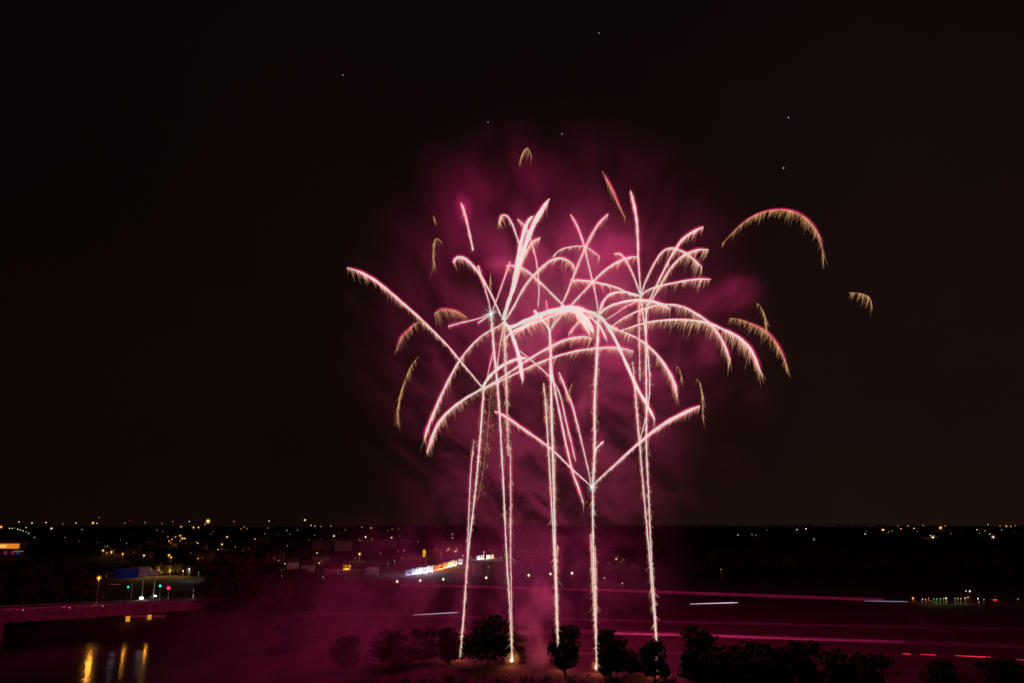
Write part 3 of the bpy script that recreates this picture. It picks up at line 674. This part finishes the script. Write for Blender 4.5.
def resample(pts, step):
    P_ = sub(pts, 10); out = [P_[0]]; acc = 0
    for a, b_ in zip(P_, P_[1:]):
        acc += (b_-a).length
        if acc >= step: out.append(b_); acc = 0
    if (out[-1]-P_[-1]).length > .01: out.append(P_[-1])
    return out
rnd = random.Random(99)
def streak(pix, parent, w0=.7, w1=1.5, style='pink', hair=1.0, hl=6.0, depth=None, name='streak', both=False, taper=True, Y0=None, dens=2.2, glow=1.0, fade0=0.0, spread=0):
    """pix: burst end -> tip; w0,w1 half-widths in px at burst/tip; hair: number factor; hl spark length px"""
    s = YF/FP; Y0 = Y0 or YF
    pl = 0; L_ = [0]
    for a, b_ in zip(pix, pix[1:]): pl += math.hypot(b_[0]-a[0], b_[1]-a[1]); L_.append(pl)
    if depth is None: depth = rnd.uniform(-.45, .45)
    pts = [at(px, py, Y0 + depth*s*L_[i]) for i, (px, py) in enumerate(pix)]
    path = resample(pts, .9) if len(pts) > 2 else [pts[0].lerp(pts[1], t/24) for t in range(25)]
    n_ = len(path); rad = []
    for i in range(n_):
        t = i/(n_-1); r = (w0 + (w1-w0)*min(1, t*1.3))*(.42 if style == 'gold' else (.64 if both else (.98 if style == 'white' else .86)))
        if taper: r *= min(1, (1-t)/(.4 if style == 'gold' else .12) + .12)
        if style == 'gold': r *= min(1, t/.3 + .1)
        if fade0: r *= min(1, t/fade0 + .15)
        r *= 1 + .14*math.sin(i*1.7+depth*9) + rnd.uniform(-.08, .08)
        rad.append(max(.05, r*s))
    core = MB(); core.tube(path, rad, 6)
    mt = {'pink': F_pink, 'white': F_white, 'gold': F_gold}[style]
    org = parent.location if parent else Vector((0, 0, 0))
    def shift(m): m.v = [(v[0]-org.x, v[1]-org.y, v[2]-org.z) for v in m.v]
    shift(core); co = core.build(name, mt, parent); ages = []
    for i in range(n_): ages += [min(1, (1-i/(n_-1))*1.6)]*6
    setage(co, ages)
    # sparks shed downward and back along the path
    sp = MB(); sa = []; nh = int(pl*dens*hair*(1.15 if not both else 1.5))
    for _ in range(nh):
        t = rnd.random()
        if rnd.random() > .30 + .70*abs(math.sin(t*pl*.16 + depth*50)*math.sin(t*pl*.43 + depth*20)) : continue
        if style == 'gold' and rnd.random() > math.sin(math.pi*t)**.5 + .05: continue
        i = min(n_-2, int(t*(n_-1))); p = path[i].lerp(path[i+1], rnd.random())
        tan = (path[i+1]-path[i]).normalized(); r = rad[i]
        ln = 1.6*hl*s*rnd.uniform(.25, 1)**1.4*(.55 + .6*t if not both else .8)*(1.7 if rnd.random() < .1 else 1)
        side = rnd.gauss(0, .11)
        d = Vector((side - tan.x*.42, rnd.gauss(0, .15), -1)).normalized()
        if both: d = Vector((rnd.gauss(0, .75), rnd.gauss(0, .5), -1)).normalized(); ln *= rnd.uniform(.3, .9)
        if abs(tan.x) < .35 and not both: d = Vector((rnd.gauss(0, .22), rnd.gauss(0, .2), -1)).normalized(); ln *= .8
        off = Vector((rnd.gauss(0, .4), rnd.gauss(0, .4), rnd.gauss(0, .3)))*r
        if both and rnd.random() < .5: off *= 4
        if spread: off += Vector((rnd.gauss(0, .4), rnd.gauss(0, .4), 0))*spread*s
        a = p+off; b_ = a+d*(ln+r)
        k0 = len(sp.v); sp.spike(a, b_, s*rnd.uniform(.10, .24), s*.04)
        if len(sp.v) > k0: sa += [rnd.uniform(0, .4)]*3 + [1]*3
    if nh:
        shift(sp); so = sp.build('sparks', F_gspark if style == 'gold' else F_spark, co); setage(so, sa); so['kind'] = 'stuff'
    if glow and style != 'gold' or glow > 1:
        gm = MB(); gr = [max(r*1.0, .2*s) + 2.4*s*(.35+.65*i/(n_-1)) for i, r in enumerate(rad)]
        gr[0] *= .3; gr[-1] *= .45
        gm.tube(path, gr, 12, False); shift(gm); go = gm.build('glow', F_glow, co, smooth=True)  # magenta halo painted as a glowing sheath round the streak
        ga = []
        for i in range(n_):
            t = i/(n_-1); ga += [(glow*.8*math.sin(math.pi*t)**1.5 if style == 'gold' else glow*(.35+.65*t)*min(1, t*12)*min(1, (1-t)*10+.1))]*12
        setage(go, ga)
    return co
def lightpt(px, py, pw, parent, r=2.5, c=(1, .008, .225), dY=0):
    p = at(px, py, YF+dY); return point_light(parent, p - parent.location, c, pw, r)
LP = 21500
def burst(px, py, label, Y=YF):
    rt = empty('firework_burst', at(px, py, Y)); tag(rt, label, 'firework', 'firework bursts'); rt['Yc'] = Y; return rt

def riser(pixs, label, launch):
    base = at(launch[0], launch[1], YF); base.z = 0
    rt = empty('rising_comet', base); tag(rt, label, 'firework', 'rising comet trails')
    for (pix, a, b_, kw) in pixs:
        k2 = dict(hair=1.3, hl=5, depth=0, both=True, name='trail', glow=.5); k2.update(kw)
        streak(pix, rt, a, b_, **k2)
    point_light(rt, at((pixs[0][0][0][0]+pixs[0][0][2][0])/2, 560, YF+62) - rt.location, (1, .13, .36), LP*.25, 5)  # unseen lamp added far behind the trail stands in for its light
    return rt
riser([([(460, 656), (463.5, 620), (467.6, 560), (475, 494), (479.5, 445), (483, 400), (483.5, 388)], .35, 1.15, dict(style='white', taper=False)),
       ([(461, 640), (464.5, 600), (467, 560), (470.5, 477), (474, 439)], .25, .75, dict(style='pink', hair=.4)),
       ([(478, 500), (486, 450), (488.5, 420), (493, 370)], .05, .05, dict(style='gold', hair=1.5, hl=2.6, spread=8))],
      'leftmost rising trail, leaning right as it climbs', (460, 657))
riser([([(512, 660), (509.5, 600), (506.8, 560), (503, 477), (498.6, 400), (494, 350), (491, 314)], .35, 1.35, dict(style='white', taper=False)),
       ([(512, 650), (511.5, 600), (510.5, 540), (510.8, 500), (510.3, 449)], .3, .7, dict(style='pink', hair=.9)),
       ([(508.5, 455), (507.5, 420), (506.5, 390), (505, 350), (504, 322)], .1, 1.1, dict(style='pink', hair=2.6, hl=5, spread=3)),
       ([(497, 368), (500, 345), (504, 325)], .5, .6, dict(style='white', hair=.8))],
      'second rising trail from the left, topped by a small white sparkle', (512, 663))
riser([([(557.5, 640), (556, 600), (554.5, 560), (550, 477), (546, 410), (543.5, 383)], .4, .9, dict(style='white')),
       ([(558, 645), (557, 600), (555.5, 560), (553.5, 477), (551.5, 410), (550, 331)], .4, 1.6, dict(style='white', taper=False)),
       ([(556, 500), (553, 440), (547, 400), (545, 392)], .2, .4, dict(style='gold', hair=1.5)),
       ([(556.6, 620), (556, 590), (557.5, 545)], .3, .4, dict(style='pink', hair=1))],
      'middle rising trail, a bundle of three strands', (561, 666))
riser([([(596.5, 670), (595, 600), (593.5, 560), (592.8, 494), (594.7, 447), (594.7, 400), (597.5, 346), (598.5, 315)], .5, 1.7, dict(style='white', taper=False, hair=2.0, hl=5)),
       ([(595.5, 630), (593, 590), (590.8, 534)], .3, .55, dict(style='pink')),
       ([(596.5, 640), (596.2, 590), (595, 545)], .25, .4, dict(style='white', hair=.6)),
       ([(594.5, 470), (594.3, 456), (597, 448), (604, 441)], .7, 1.4, dict(style='white', hair=.5))],
      'brightest rising trail, fourth from the left, with a small hook', (596, 671))
riser([([(657, 672), (656, 640), (652, 590), (649.8, 560), (643.9, 494), (639.3, 440), (636, 401), (632.7, 361)], .45, .95, dict(style='white')),
       ([(657, 650), (655, 610), (651.5, 560), (648.6, 494), (646.5, 447), (646.5, 400), (646, 360), (646.2, 308)], .45, 1.2, dict(style='white', taper=False)),
       ([(640, 440), (647, 412), (649.8, 385), (647.5, 350), (643, 315), (640.6, 296)], .5, 1.0, dict(style='white', hair=.5, taper=False)),
       ([(640, 380), (639.3, 345), (639, 310), (640, 298)], .4, .7, dict(style='pink', hair=1.8))],
      'rightmost rising trail, leaning left as it climbs', (657, 674))

b1 = burst(491, 314, 'small burst with a white sparkle left of centre')
streak([(491, 314), (489.6, 305), (484, 285), (478, 265)], b1, .4, .8, 'pink', .5, 4)
streak([(491, 314), (495.4, 303), (503, 282), (510.3, 261)], b1, .4, .75, 'pink', .4, 4)
streak([(490, 314), (477, 319), (462, 322.5), (448, 326.6)], b1, .5, .8, 'pink', .1, 3)
streak([(490, 315), (484, 319), (477.5, 323.5)], b1, .6, .9, 'pink', .1, 3)
b2 = burst(504, 322, 'tall plume-like burst throwing streaks up and a heavy arch right')
streak([(504, 322), (498.6, 326), (479, 338), (460, 360), (446, 385.4), (435, 409.6), (427, 430), (424.5, 438)], b2, .6, 1.4, 'pink', 1, 7)
streak([(504, 322), (508.5, 327), (512.7, 337), (519, 357), (522.8, 382)], b2, 1.6, 1.9, 'white', .5, 5)
streak([(503, 320), (508, 303), (514.5, 285), (522.7, 253), (533, 226), (545, 205), (549.5, 198.5)], b2, 1.6, 2.4, 'white', 1.2, 7)
streak([(503, 318), (509, 300), (513, 285), (520, 247), (526, 226), (530.5, 218), (533, 216)], b2, 1.2, 1.9, 'white', .8, 6)
streak([(505, 316), (512, 292), (519, 270), (530, 245), (541, 237)], b2, .8, 1.0, 'pink', 1.2, 7)
streak([(504, 322), (514, 306), (525.6, 285), (540, 269), (552, 260), (562, 258.5), (571, 263), (575, 269)], b2, .9, 1.5, 'pink', 1.3, 7)
streak([(501, 316), (491, 294), (479, 273.5), (467.6, 260.5), (458, 257), (453, 263)], b2, .8, 1.6, 'pink', .9, 7)
streak([(504, 323), (510.5, 327), (526, 320.6), (543.5, 313.5), (561, 309.5), (574, 310.5), (583, 316.5), (590, 326), (593, 332)], b2, 1.6, 2.9, 'white', 1.0, 8)
streak([(504, 340), (512, 332), (526, 325), (546, 314), (566, 307.5), (580, 308.5), (590, 314)], b2, .8, 2.2, 'white', 1.0, 8)
b3 = burst(483, 388, 'low left burst sending one long streak to the upper left')
streak([(483, 388), (460, 360.5), (446, 344), (421.7, 320), (406, 306), (380, 284), (362, 273), (347, 267.5)], b3, .6, 1.5, 'pink', 1.1, 6, depth=.2)
streak([(483, 388), (478, 391), (463.5, 399.7), (448, 412), (437, 426), (426.5, 453)], b3, 1.1, 1.7, 'pink', 1.1, 7)
streak([(483, 387), (487, 380), (493, 373), (504, 364.6), (519, 358.5), (527, 358.6)], b3, 1.3, 1.5, 'white', .5, 5)
streak([(484, 388), (499.5, 379), (526, 361), (548, 348), (565.4, 340), (583, 336.7), (592, 338.2)], b3, .8, 1.3, 'pink', 1.2, 6)
streak([(484, 389), (496, 383), (515, 374), (543.5, 361), (570, 352.5), (592, 348.8), (614, 347.6), (634, 351)], b3, .7, 1.2, 'pink', 1.0, 6)
streak([(486, 384), (487.6, 376.6), (491, 360), (494, 350)], b3, .35, .5, 'pink', .2, 3)
b4 = burst(550, 331, 'burst at the top of the middle trail under the heavy arch')
streak([(550, 331), (546, 324), (541, 319), (534, 310)], b4, 1.1, 1.5, 'white', .3, 4)
streak([(550, 331), (556, 317), (566.6, 294), (578, 264.7), (587, 244), (597, 226), (608, 213.5)], b4, .5, 1.4, 'pink', .9, 6)
streak([(552, 328), (561, 315), (571, 305), (587, 288), (604.7, 270.5), (622, 260), (638.5, 256)], b4, .5, 1.3, 'pink', 1.1, 6)
streak([(551, 345), (552, 372), (560, 415), (571, 466), (577, 484), (584, 504)], b4, 1.0, 1.0, 'pink', .7, 4)
streak([(549, 334), (548, 318), (546, 300)], b4, .6, .4, 'pink', .3, 4)
streak([(520, 351), (530, 359), (545, 372), (553, 381), (560, 395), (567, 425), (576, 462)], b4, .5, .8, 'pink', .6, 5)
b5 = burst(598, 316, 'burst at the top of the brightest trail, centre of the crossing arches')
streak([(598, 314), (596, 297), (588.6, 264.7), (582.7, 241), (577, 226), (570.5, 214)], b5, .6, 1.2, 'pink', .6, 5)
streak([(598, 316), (590, 312), (578, 310), (565, 312), (552, 316), (526, 327), (512, 335)], b5, 1.2, .9, 'white', 1.2, 8)
streak([(597, 316), (583, 319.5), (575, 326), (568.5, 334.5)], b5, .8, .8, 'pink', .9, 5)
streak([(596, 313), (583, 311), (577, 316), (584, 324), (590, 335)], b5, 1.2, 1.4, 'white', .6, 5)
streak([(596, 314), (590, 316), (600.5, 327), (607, 341)], b5, .8, 1.0, 'white', .5, 4)
streak([(598, 316), (603, 319.5), (614, 337), (625, 361), (636, 385.4), (647, 405), (655, 420)], b5, 1.5, 1.4, 'white', .6, 5)
streak([(598, 315), (605, 309), (614, 304.5), (631.5, 300.5), (649, 300.8), (662, 304.6), (670, 309.5)], b5, 1.0, 1.6, 'white', 1.1, 8)
streak([(606, 326), (610.6, 328), (625, 332.7), (642.5, 341.5), (658, 356), (669, 372), (675, 385.4), (676.8, 396)], b5, .6, 1.6, 'pink', 1.3, 8)
streak([(600, 322), (612, 316), (625, 307), (640, 300)], b5, .4, .5, 'pink', .3, 4)
streak([(598, 316), (604, 321), (612, 327.5), (618, 328)], b5, 1.0, 1.0, 'white', .9, 7)
b6 = burst(640.6, 296, 'upper right burst on the right-hand trails with fanned streaks')
streak([(640.6, 296), (640.2, 287), (638.5, 262), (637, 225), (634, 205), (630.3, 190)], b6, .6, 1.7, 'pink', 1.2, 6)
streak([(640, 294), (638, 288), (632.5, 273.5), (625, 259), (620, 254), (613.5, 253.3)], b6, .8, 1.1, 'pink', .6, 5)
streak([(640, 296), (631, 294.5), (619, 288.5), (607.6, 285), (587, 281), (569.5, 280)], b6, .9, 1.3, 'pink', 1.0, 6)
streak([(640, 296), (625, 292), (612, 293.5), (606, 298), (602, 304), (599, 313)], b6, 1.0, 1.2, 'white', .7, 6)
streak([(641, 295), (646, 280), (655, 262), (664, 250.5), (674, 248.4), (687, 254), (702.5, 267.6)], b6, .6, 1.2, 'pink', 1.2, 8)
streak([(641, 295), (650, 289), (664, 285), (684, 281), (697, 279.3), (711.5, 279.3)], b6, .8, 1.1, 'pink', 1.2, 8)
b7 = burst(646.3, 307, 'right-hand burst whose two longest arches fall to the right')
streak([(646.3, 306), (655, 288), (663, 272), (672, 255), (684, 238), (703.5, 226.5)], b7, .5, 1.5, 'pink', 1.1, 7)
streak([(646.5, 307), (656, 293), (667, 273.5), (676, 262), (686, 254), (698, 250), (708.5, 249.3)], b7, .5, 1.3, 'pink', 1.2, 8)
streak([(611, 327), (625, 317), (644.7, 308.6), (662, 304.8), (680, 306), (695, 313), (710, 324), (722, 340), (730.5, 360)], b7, .6, 1.5, 'pink', 1.3, 8)
streak([(621, 330.5), (644.7, 323), (666.6, 320), (688.6, 320), (708, 323), (722, 329), (738, 337), (751, 350), (760.5, 371)], b7, .7, 1.6, 'pink', 1.5, 9)
b8 = burst(592, 487, 'lowest burst, a white sparkle on the brightest trail with two spread arms')
streak([(592, 487), (582, 478), (571, 468), (550, 448), (522, 428), (508, 418), (495, 411)], b8, .5, 1.2, 'pink', .6, 4)
streak([(592, 487), (597, 481), (618, 462), (639, 443), (660, 426.5), (680, 415), (700, 405.8)], b8, .5, 2.0, 'pink', 1.0, 5)
streak([(591, 485), (588.8, 472.7), (580.6, 437.5), (573, 408), (567.6, 394), (559, 372)], b8, .4, 1.1, 'pink', .8, 6)
def sparkle(rt, px, py, n_, r, seed):
    rr = random.Random(seed); m = MB(); c = at(px, py, YF)-rt.location; s = YF/FP; ag = []
    for _ in range(n_):
        v = Vector((rr.gauss(0, 1), rr.gauss(0, 1), rr.gauss(0, 1))).normalized(); k0 = len(m.v)
        m.spike(c+v*r*s*.1, c+v*r*s*rr.uniform(.3, 1), s*.22, s*.06); ag += [.9]*(len(m.v)-k0)
    o = m.build('sparkle', F_white, rt); setage(o, ag)
    m = MB(); m.ball(c, 1.6*s, 10, 6); m.build('flash', emit((.85, .95, 1), 1.1), rt)
sparkle(b8, 592, 487, 46, 8, 1); sparkle(b1, 491, 314, 46, 11, 2)
for px, py, k, rt, dy in ((455, 215, 1.3, b2, 56), (505, 250, 1.7, b2, 60), (560, 200, 1.6, b2, 62), (470, 325, 1.8, b3, 58), (425, 350, 1.2, b3, 50),
        (478, 400, 1.5, b3, 60), (535, 330, 2.0, b4, 64), (545, 440, 1.6, b4, 60), (600, 270, 2.3, b5, 58), (605, 370, 2.0, b5, 62),
        (655, 220, 1.8, b6, 60), (675, 300, 2.0, b6, 56), (720, 320, 1.0, b7, 50), (660, 390, 1.6, b7, 60), (600, 490, 1.1, b8, 60), (655, 480, .9, b8, 60)):
    lightpt(px, py, LP*k*1.15, rt, 6, dY=dy)  # unseen lamps added behind the smoke stand in for the bursts' light
def stray(pix, w_, style, hair, hl_, label, depth=.1, **kw):
    c = at(pix[0][0], pix[0][1], YF); rt = empty('firework_streak', c); tag(rt, label, 'firework', 'separate drifting streaks')
    streak(pix, rt, w_, w_*1.15, style, hair, hl_, depth=depth, **kw); return rt
stray([(519.5, 166), (521, 157), (524, 150.5), (528, 147.6), (531.5, 156)], .4, 'gold', 1.4, 11, 'tiny gold streak alone at the very top of the display')
stray([(625, 217), (619, 204.7), (610.5, 185.6), (602, 171)], .95, 'gold', 1.8, 9, 'short gold streak falling left, high on the right of centre', glow=1.6)
stray([(722, 244), (737, 228), (752, 216.5), (769, 210.5), (787, 209.8), (801.5, 215), (813, 225), (820.6, 240), (823.5, 262)], .4, 'gold', 2.0, 9.5, 'large gold and pink arch standing alone at upper right', glow=1.5)
stray([(849, 292.5), (858, 293), (866, 295), (870.5, 299), (872, 306)], .3, 'gold', 1.5, 9, 'tiny gold streak farthest right')
stray([(757, 303), (761, 307), (764.5, 315), (766.5, 328)], .35, 'gold', 1.8, 9, 'small faint gold streak below the large lone arch')
stray([(729, 318), (738, 319), (750, 323), (766, 331), (778, 345), (785, 360), (787.5, 371)], .65, 'gold', 1.9, 8.5, 'gold arch curving down at the right of the display', glow=1.5)
stray([(473, 250), (470.5, 238), (466, 218), (463, 208), (460.5, 202)], 1.0, 'pink', 1.5, 7, 'short near-vertical pink streak at upper left')
stray([(442, 243), (438, 238.5), (434.5, 240), (433.5, 256), (435, 266)], .4, 'gold', 1.7, 9, 'small gold hook falling at upper left')
stray([(433.5, 216), (434.5, 217), (435.5, 222)], .25, 'gold', 1.6, 6, 'faintest gold speck above the small gold hook')
stray([(468, 318), (459, 312), (450, 309.5), (440, 309.5), (434, 314)], .75, 'gold', 1.8, 9, 'short gold arch on the left between the long streaks', glow=1.5)
stray([(424, 321), (415, 323.5), (408.6, 329.4), (400.5, 338), (396.5, 350)], .75, 'gold', 1.5, 8, 'gold arch curling down under the long upper left streak', glow=1.4)
stray([(419, 356), (413, 363), (408.6, 371), (401, 392), (397.8, 412), (398.4, 424)], .6, 'gold', 1.6, 9, 'gold streak falling at the far left edge of the display')
stray([(677, 366), (680, 370), (682, 378)], .25, 'gold', 1.4, 8, 'tiny gold streak right of the rightmost trail')
stray([(697, 379), (700, 383), (702.5, 396), (703, 418)], .3, 'gold', 1.6, 8, 'thin gold streak falling just above the lowest right arm')
stray([(519, 243), (512.5, 224.5), (507, 216), (501.5, 215.5), (499.5, 222)], .8, 'pink', 1.4, 7, 'curled streak at the upper left of the tall plume')
stray([(538, 306), (539, 288), (536, 259), (528.6, 234), (523, 224), (517, 218.5)], .6, 'pink', .8, 6, 'thin curved streak rising beside the tall plume')
stray([(553, 256.5), (560, 250), (570, 247), (583, 246.3), (591, 250), (600, 257)], .6, 'pink', 1.1, 6, 'shallow arch above the centre crossing two upright streaks')
stray([(565, 307), (552, 294), (534.4, 277), (520, 267), (505, 265.5)], .95, 'pink', 1.1, 7, 'streak running down right from the tall plume to the heavy arch')
stray([(566, 398), (569, 391), (572, 383)], .3, 'gold', 1.4, 7, 'tiny gold streak below the heavy arch')
stray([(491.5, 290), (490, 282), (491, 273)], .3, 'gold', 1.8, 7, 'small gold streak beside the leftmost small burst')

# launch tubes with flame
for i, (px, py, s_) in enumerate(((459, 657.5, .8), (512, 664, 1.2), (561.5, 668, .9), (596.5, 671, .8), (657, 673, .9))):
    p = at(px, py, YF+ (0 if i else 6)); z = max(0, p.z); p = onz(px, py+1.5)
    rt = empty('firework_launcher', (p.x, p.y, 0)); tag(rt, nth(i, 5, 'glowing launch racks at the feet of the trails'), 'launcher', 'firework launchers')
    m = MB(); m.box(-1, 1, -.4, .4, 0, .12)
    m.box(-1, 1, -.4, -.32, .4, .5); m.box(-1, 1, .32, .4, .4, .5); m.build('rack', M_dark, rt)
    for k in range(4):
        m = MB(); m.tube([(-.7+k*.46, 0, .12), (-.7+k*.46, 0, .9)], .13, 10); m.build('tube', M_dark, rt)
    m = MB(); m.tube([(-.2, 0, .9), (-.15, 0, 1.2), (0, 0, 1.9), (.05, 0, 3.1*s_)], [.12, .4*s_, .25*s_, .03], 8); fl = m.build('flame', emit((1, .60, .34), 3.5), rt)
    m = MB(); m.ball((0, -.6, 1.9), 2.4*s_, 24, 14); go = m.build('glow', gmat((1, .26, .08)), fl, smooth=True); setage(go, [.45]*len(m.v))  # halo round the flame painted as a glowing ball
    point_light(rt, (0, -.3, 2.0), (1, .20, .07), 1500*s_, .3)

# ------------------------------------------------------------------ stars
for i, (px, py, b_, lab) in enumerate(((343, 75, 1.5, 'faint star high at upper left'), (488, 122, 2, 'faint star just above the display, left one'), (562, 134, 1.6, 'faint star just above the display, right one'),
                                 (599, 33, 1.2, 'faint star near the top edge at centre'), (788.5, 117.5, 2.4, 'brighter star above the large lone arch'), (783.5, 168, 2.4, 'dimmer star close above the large lone arch'))):
    p = at(px, py, 12000); m = MB(); m.ball((0, 0, 0), 5.2, 8, 5); o = m.build('star', emit((.75, .8, 1), b_), loc=p); tag(o, lab, 'star', 'stars')

# ------------------------------------------------------------------ smoke (real volumes, lit by unseen lamps added behind the fireworks)
def smoke(name, label, box, blobs, dens, scale, thr, color=(.9, .9, .9), stretch=(1, 1, 1), rot=(0, 0, 0), aniso=0, step=1.0):
    x0, x1, y0, y1, z0, z1 = box
    m = MB(); m.box(*box); mt = bpy.data.materials.new(name); mt.use_nodes = True
    n = mt.node_tree.nodes; l = mt.node_tree.links; n.clear()
    o = n.new('ShaderNodeOutputMaterial'); vp = n.new('ShaderNodeVolumePrincipled')
    vp.inputs['Color'].default_value = (*color, 1); vp.inputs['Anisotropy'].default_value = aniso
    ge = n.new('ShaderNodeNewGeometry')
    mp0 = n.new('ShaderNodeMapping'); mp0.inputs['Rotation'].default_value = rot
    mp = n.new('ShaderNodeMapping'); mp.inputs['Scale'].default_value = stretch; l.new(mp0.outputs[0], mp.inputs[0])
    nz = n.new('ShaderNodeTexNoise'); nz.inputs['Scale'].default_value = scale; nz.inputs['Detail'].default_value = 5; nz.inputs['Roughness'].default_value = .6; nz.inputs['Distortion'].default_value = .6
    l.new(ge.outputs['Position'], mp0.inputs[0]); l.new(mp.outputs[0], nz.inputs['Vector'])
    r = n.new('ShaderNodeMapRange'); r.interpolation_type = 'SMOOTHSTEP'; r.inputs[1].default_value = thr[0]; r.inputs[2].default_value = thr[1]; r.inputs[3].default_value = thr[2]; r.inputs[4].default_value = thr[3]
    l.new(nz.outputs['Fac'], r.inputs[0])
    acc = None
    for (c, rad, st) in blobs:
        s_ = n.new('ShaderNodeVectorMath'); s_.operation = 'SUBTRACT'; s_.inputs[1].default_value = c; l.new(ge.outputs['Position'], s_.inputs[0])
        d = n.new('ShaderNodeVectorMath'); d.operation = 'DIVIDE'; d.inputs[1].default_value = rad; l.new(s_.outputs[0], d.inputs[0])
        ln = n.new('ShaderNodeVectorMath'); ln.operation = 'LENGTH'; l.new(d.outputs[0], ln.inputs[0])
        q_ = n.new('ShaderNodeMapRange'); q_.interpolation_type = 'SMOOTHERSTEP'; q_.inputs[1].default_value = 1; q_.inputs[2].default_value = 0.05; q_.inputs[3].default_value = 0; q_.inputs[4].default_value = st
        l.new(ln.outputs['Value'], q_.inputs[0])
        if acc is None: acc = q_.outputs[0]
        else:
            a = n.new('ShaderNodeMath'); a.operation = 'ADD'; l.new(acc, a.inputs[0]); l.new(q_.outputs[0], a.inputs[1]); acc = a.outputs[0]
    mu = n.new('ShaderNodeMath'); mu.operation = 'MULTIPLY'; l.new(acc, mu.inputs[0]); l.new(r.outputs[0], mu.inputs[1])
    m2 = n.new('ShaderNodeMath'); m2.operation = 'MULTIPLY'; m2.inputs[1].default_value = dens; l.new(mu.outputs[0], m2.inputs[0])
    l.new(m2.outputs[0], vp.inputs['Density']); l.new(vp.outputs[0], o.inputs['Volume'])
    ob = m.build(name, mt); tag(ob, label, 'smoke', kind='stuff'); return ob
def bl(px, py, dY, rx, ry, rz, st):
    p = at(px, py, YF+dY); s = YF/FP; return (tuple(p), (rx*s, ry*s, rz*s), st)
p0 = at(300, 95, YF); p1 = at(800, 590, YF)
smoke('firework_smoke', 'magenta lit smoke drifting up left around the bursts',
      (p0.x-30, p1.x, YF-20, YF+42, 12, p0.z+12),
      [bl(560, 325, 9, 285, 120, 290, .62), bl(580, 300, 9, 150, 90, 140, 1.45), bl(600, 262, 9, 105, 80, 75, .9), bl(530, 505, 12, 190, 70, 85, .35), bl(495, 205, 10, 140, 85, 115, .36), bl(540, 470, 10, 190, 90, 190, .42), bl(640, 400, 8, 110, 80, 130, .3), bl(740, 290, 8, 34, 30, 30, 2.2), bl(715, 305, 8, 44, 34, 34, 1.2), bl(708, 352, 8, 24, 30, 48, 1.8),
       bl(574, 408, 6, 22, 28, 24, 4.0), bl(612, 248, 8, 46, 34, 24, 4.0), bl(590, 264, 6, 34, 28, 16, 2.4), bl(500, 264, 4, 28, 24, 14, 4.5), bl(464, 208, 6, 16, 24, 26, 6.0)],
      .0066, .115, (.40, .63, .30, 2.0), stretch=(1, .1, .55), rot=(0, R(52), 0))
smoke('low_smoke', 'purple smoke hanging low over the river bank and launch site',
      (-125, 75, 165, 310, -7, 50),
      [((-64, 207, 0), (42, 42, 34), .75), ((-46, 235, 8), (46, 34, 38), .8), bl(543, 598, 18, 22, 36, 30, 15.0), bl(530, 626, 18, 24, 36, 32, 13.0), bl(538, 652, 18, 20, 32, 22, 12.0), ((8, 268, 20), (66, 34, 34), .42), ((-34, 275, 20), (50, 32, 32), .55)],
      .0050, .10, (.40, .62, .22, 1.8), stretch=(1, .15, .8))
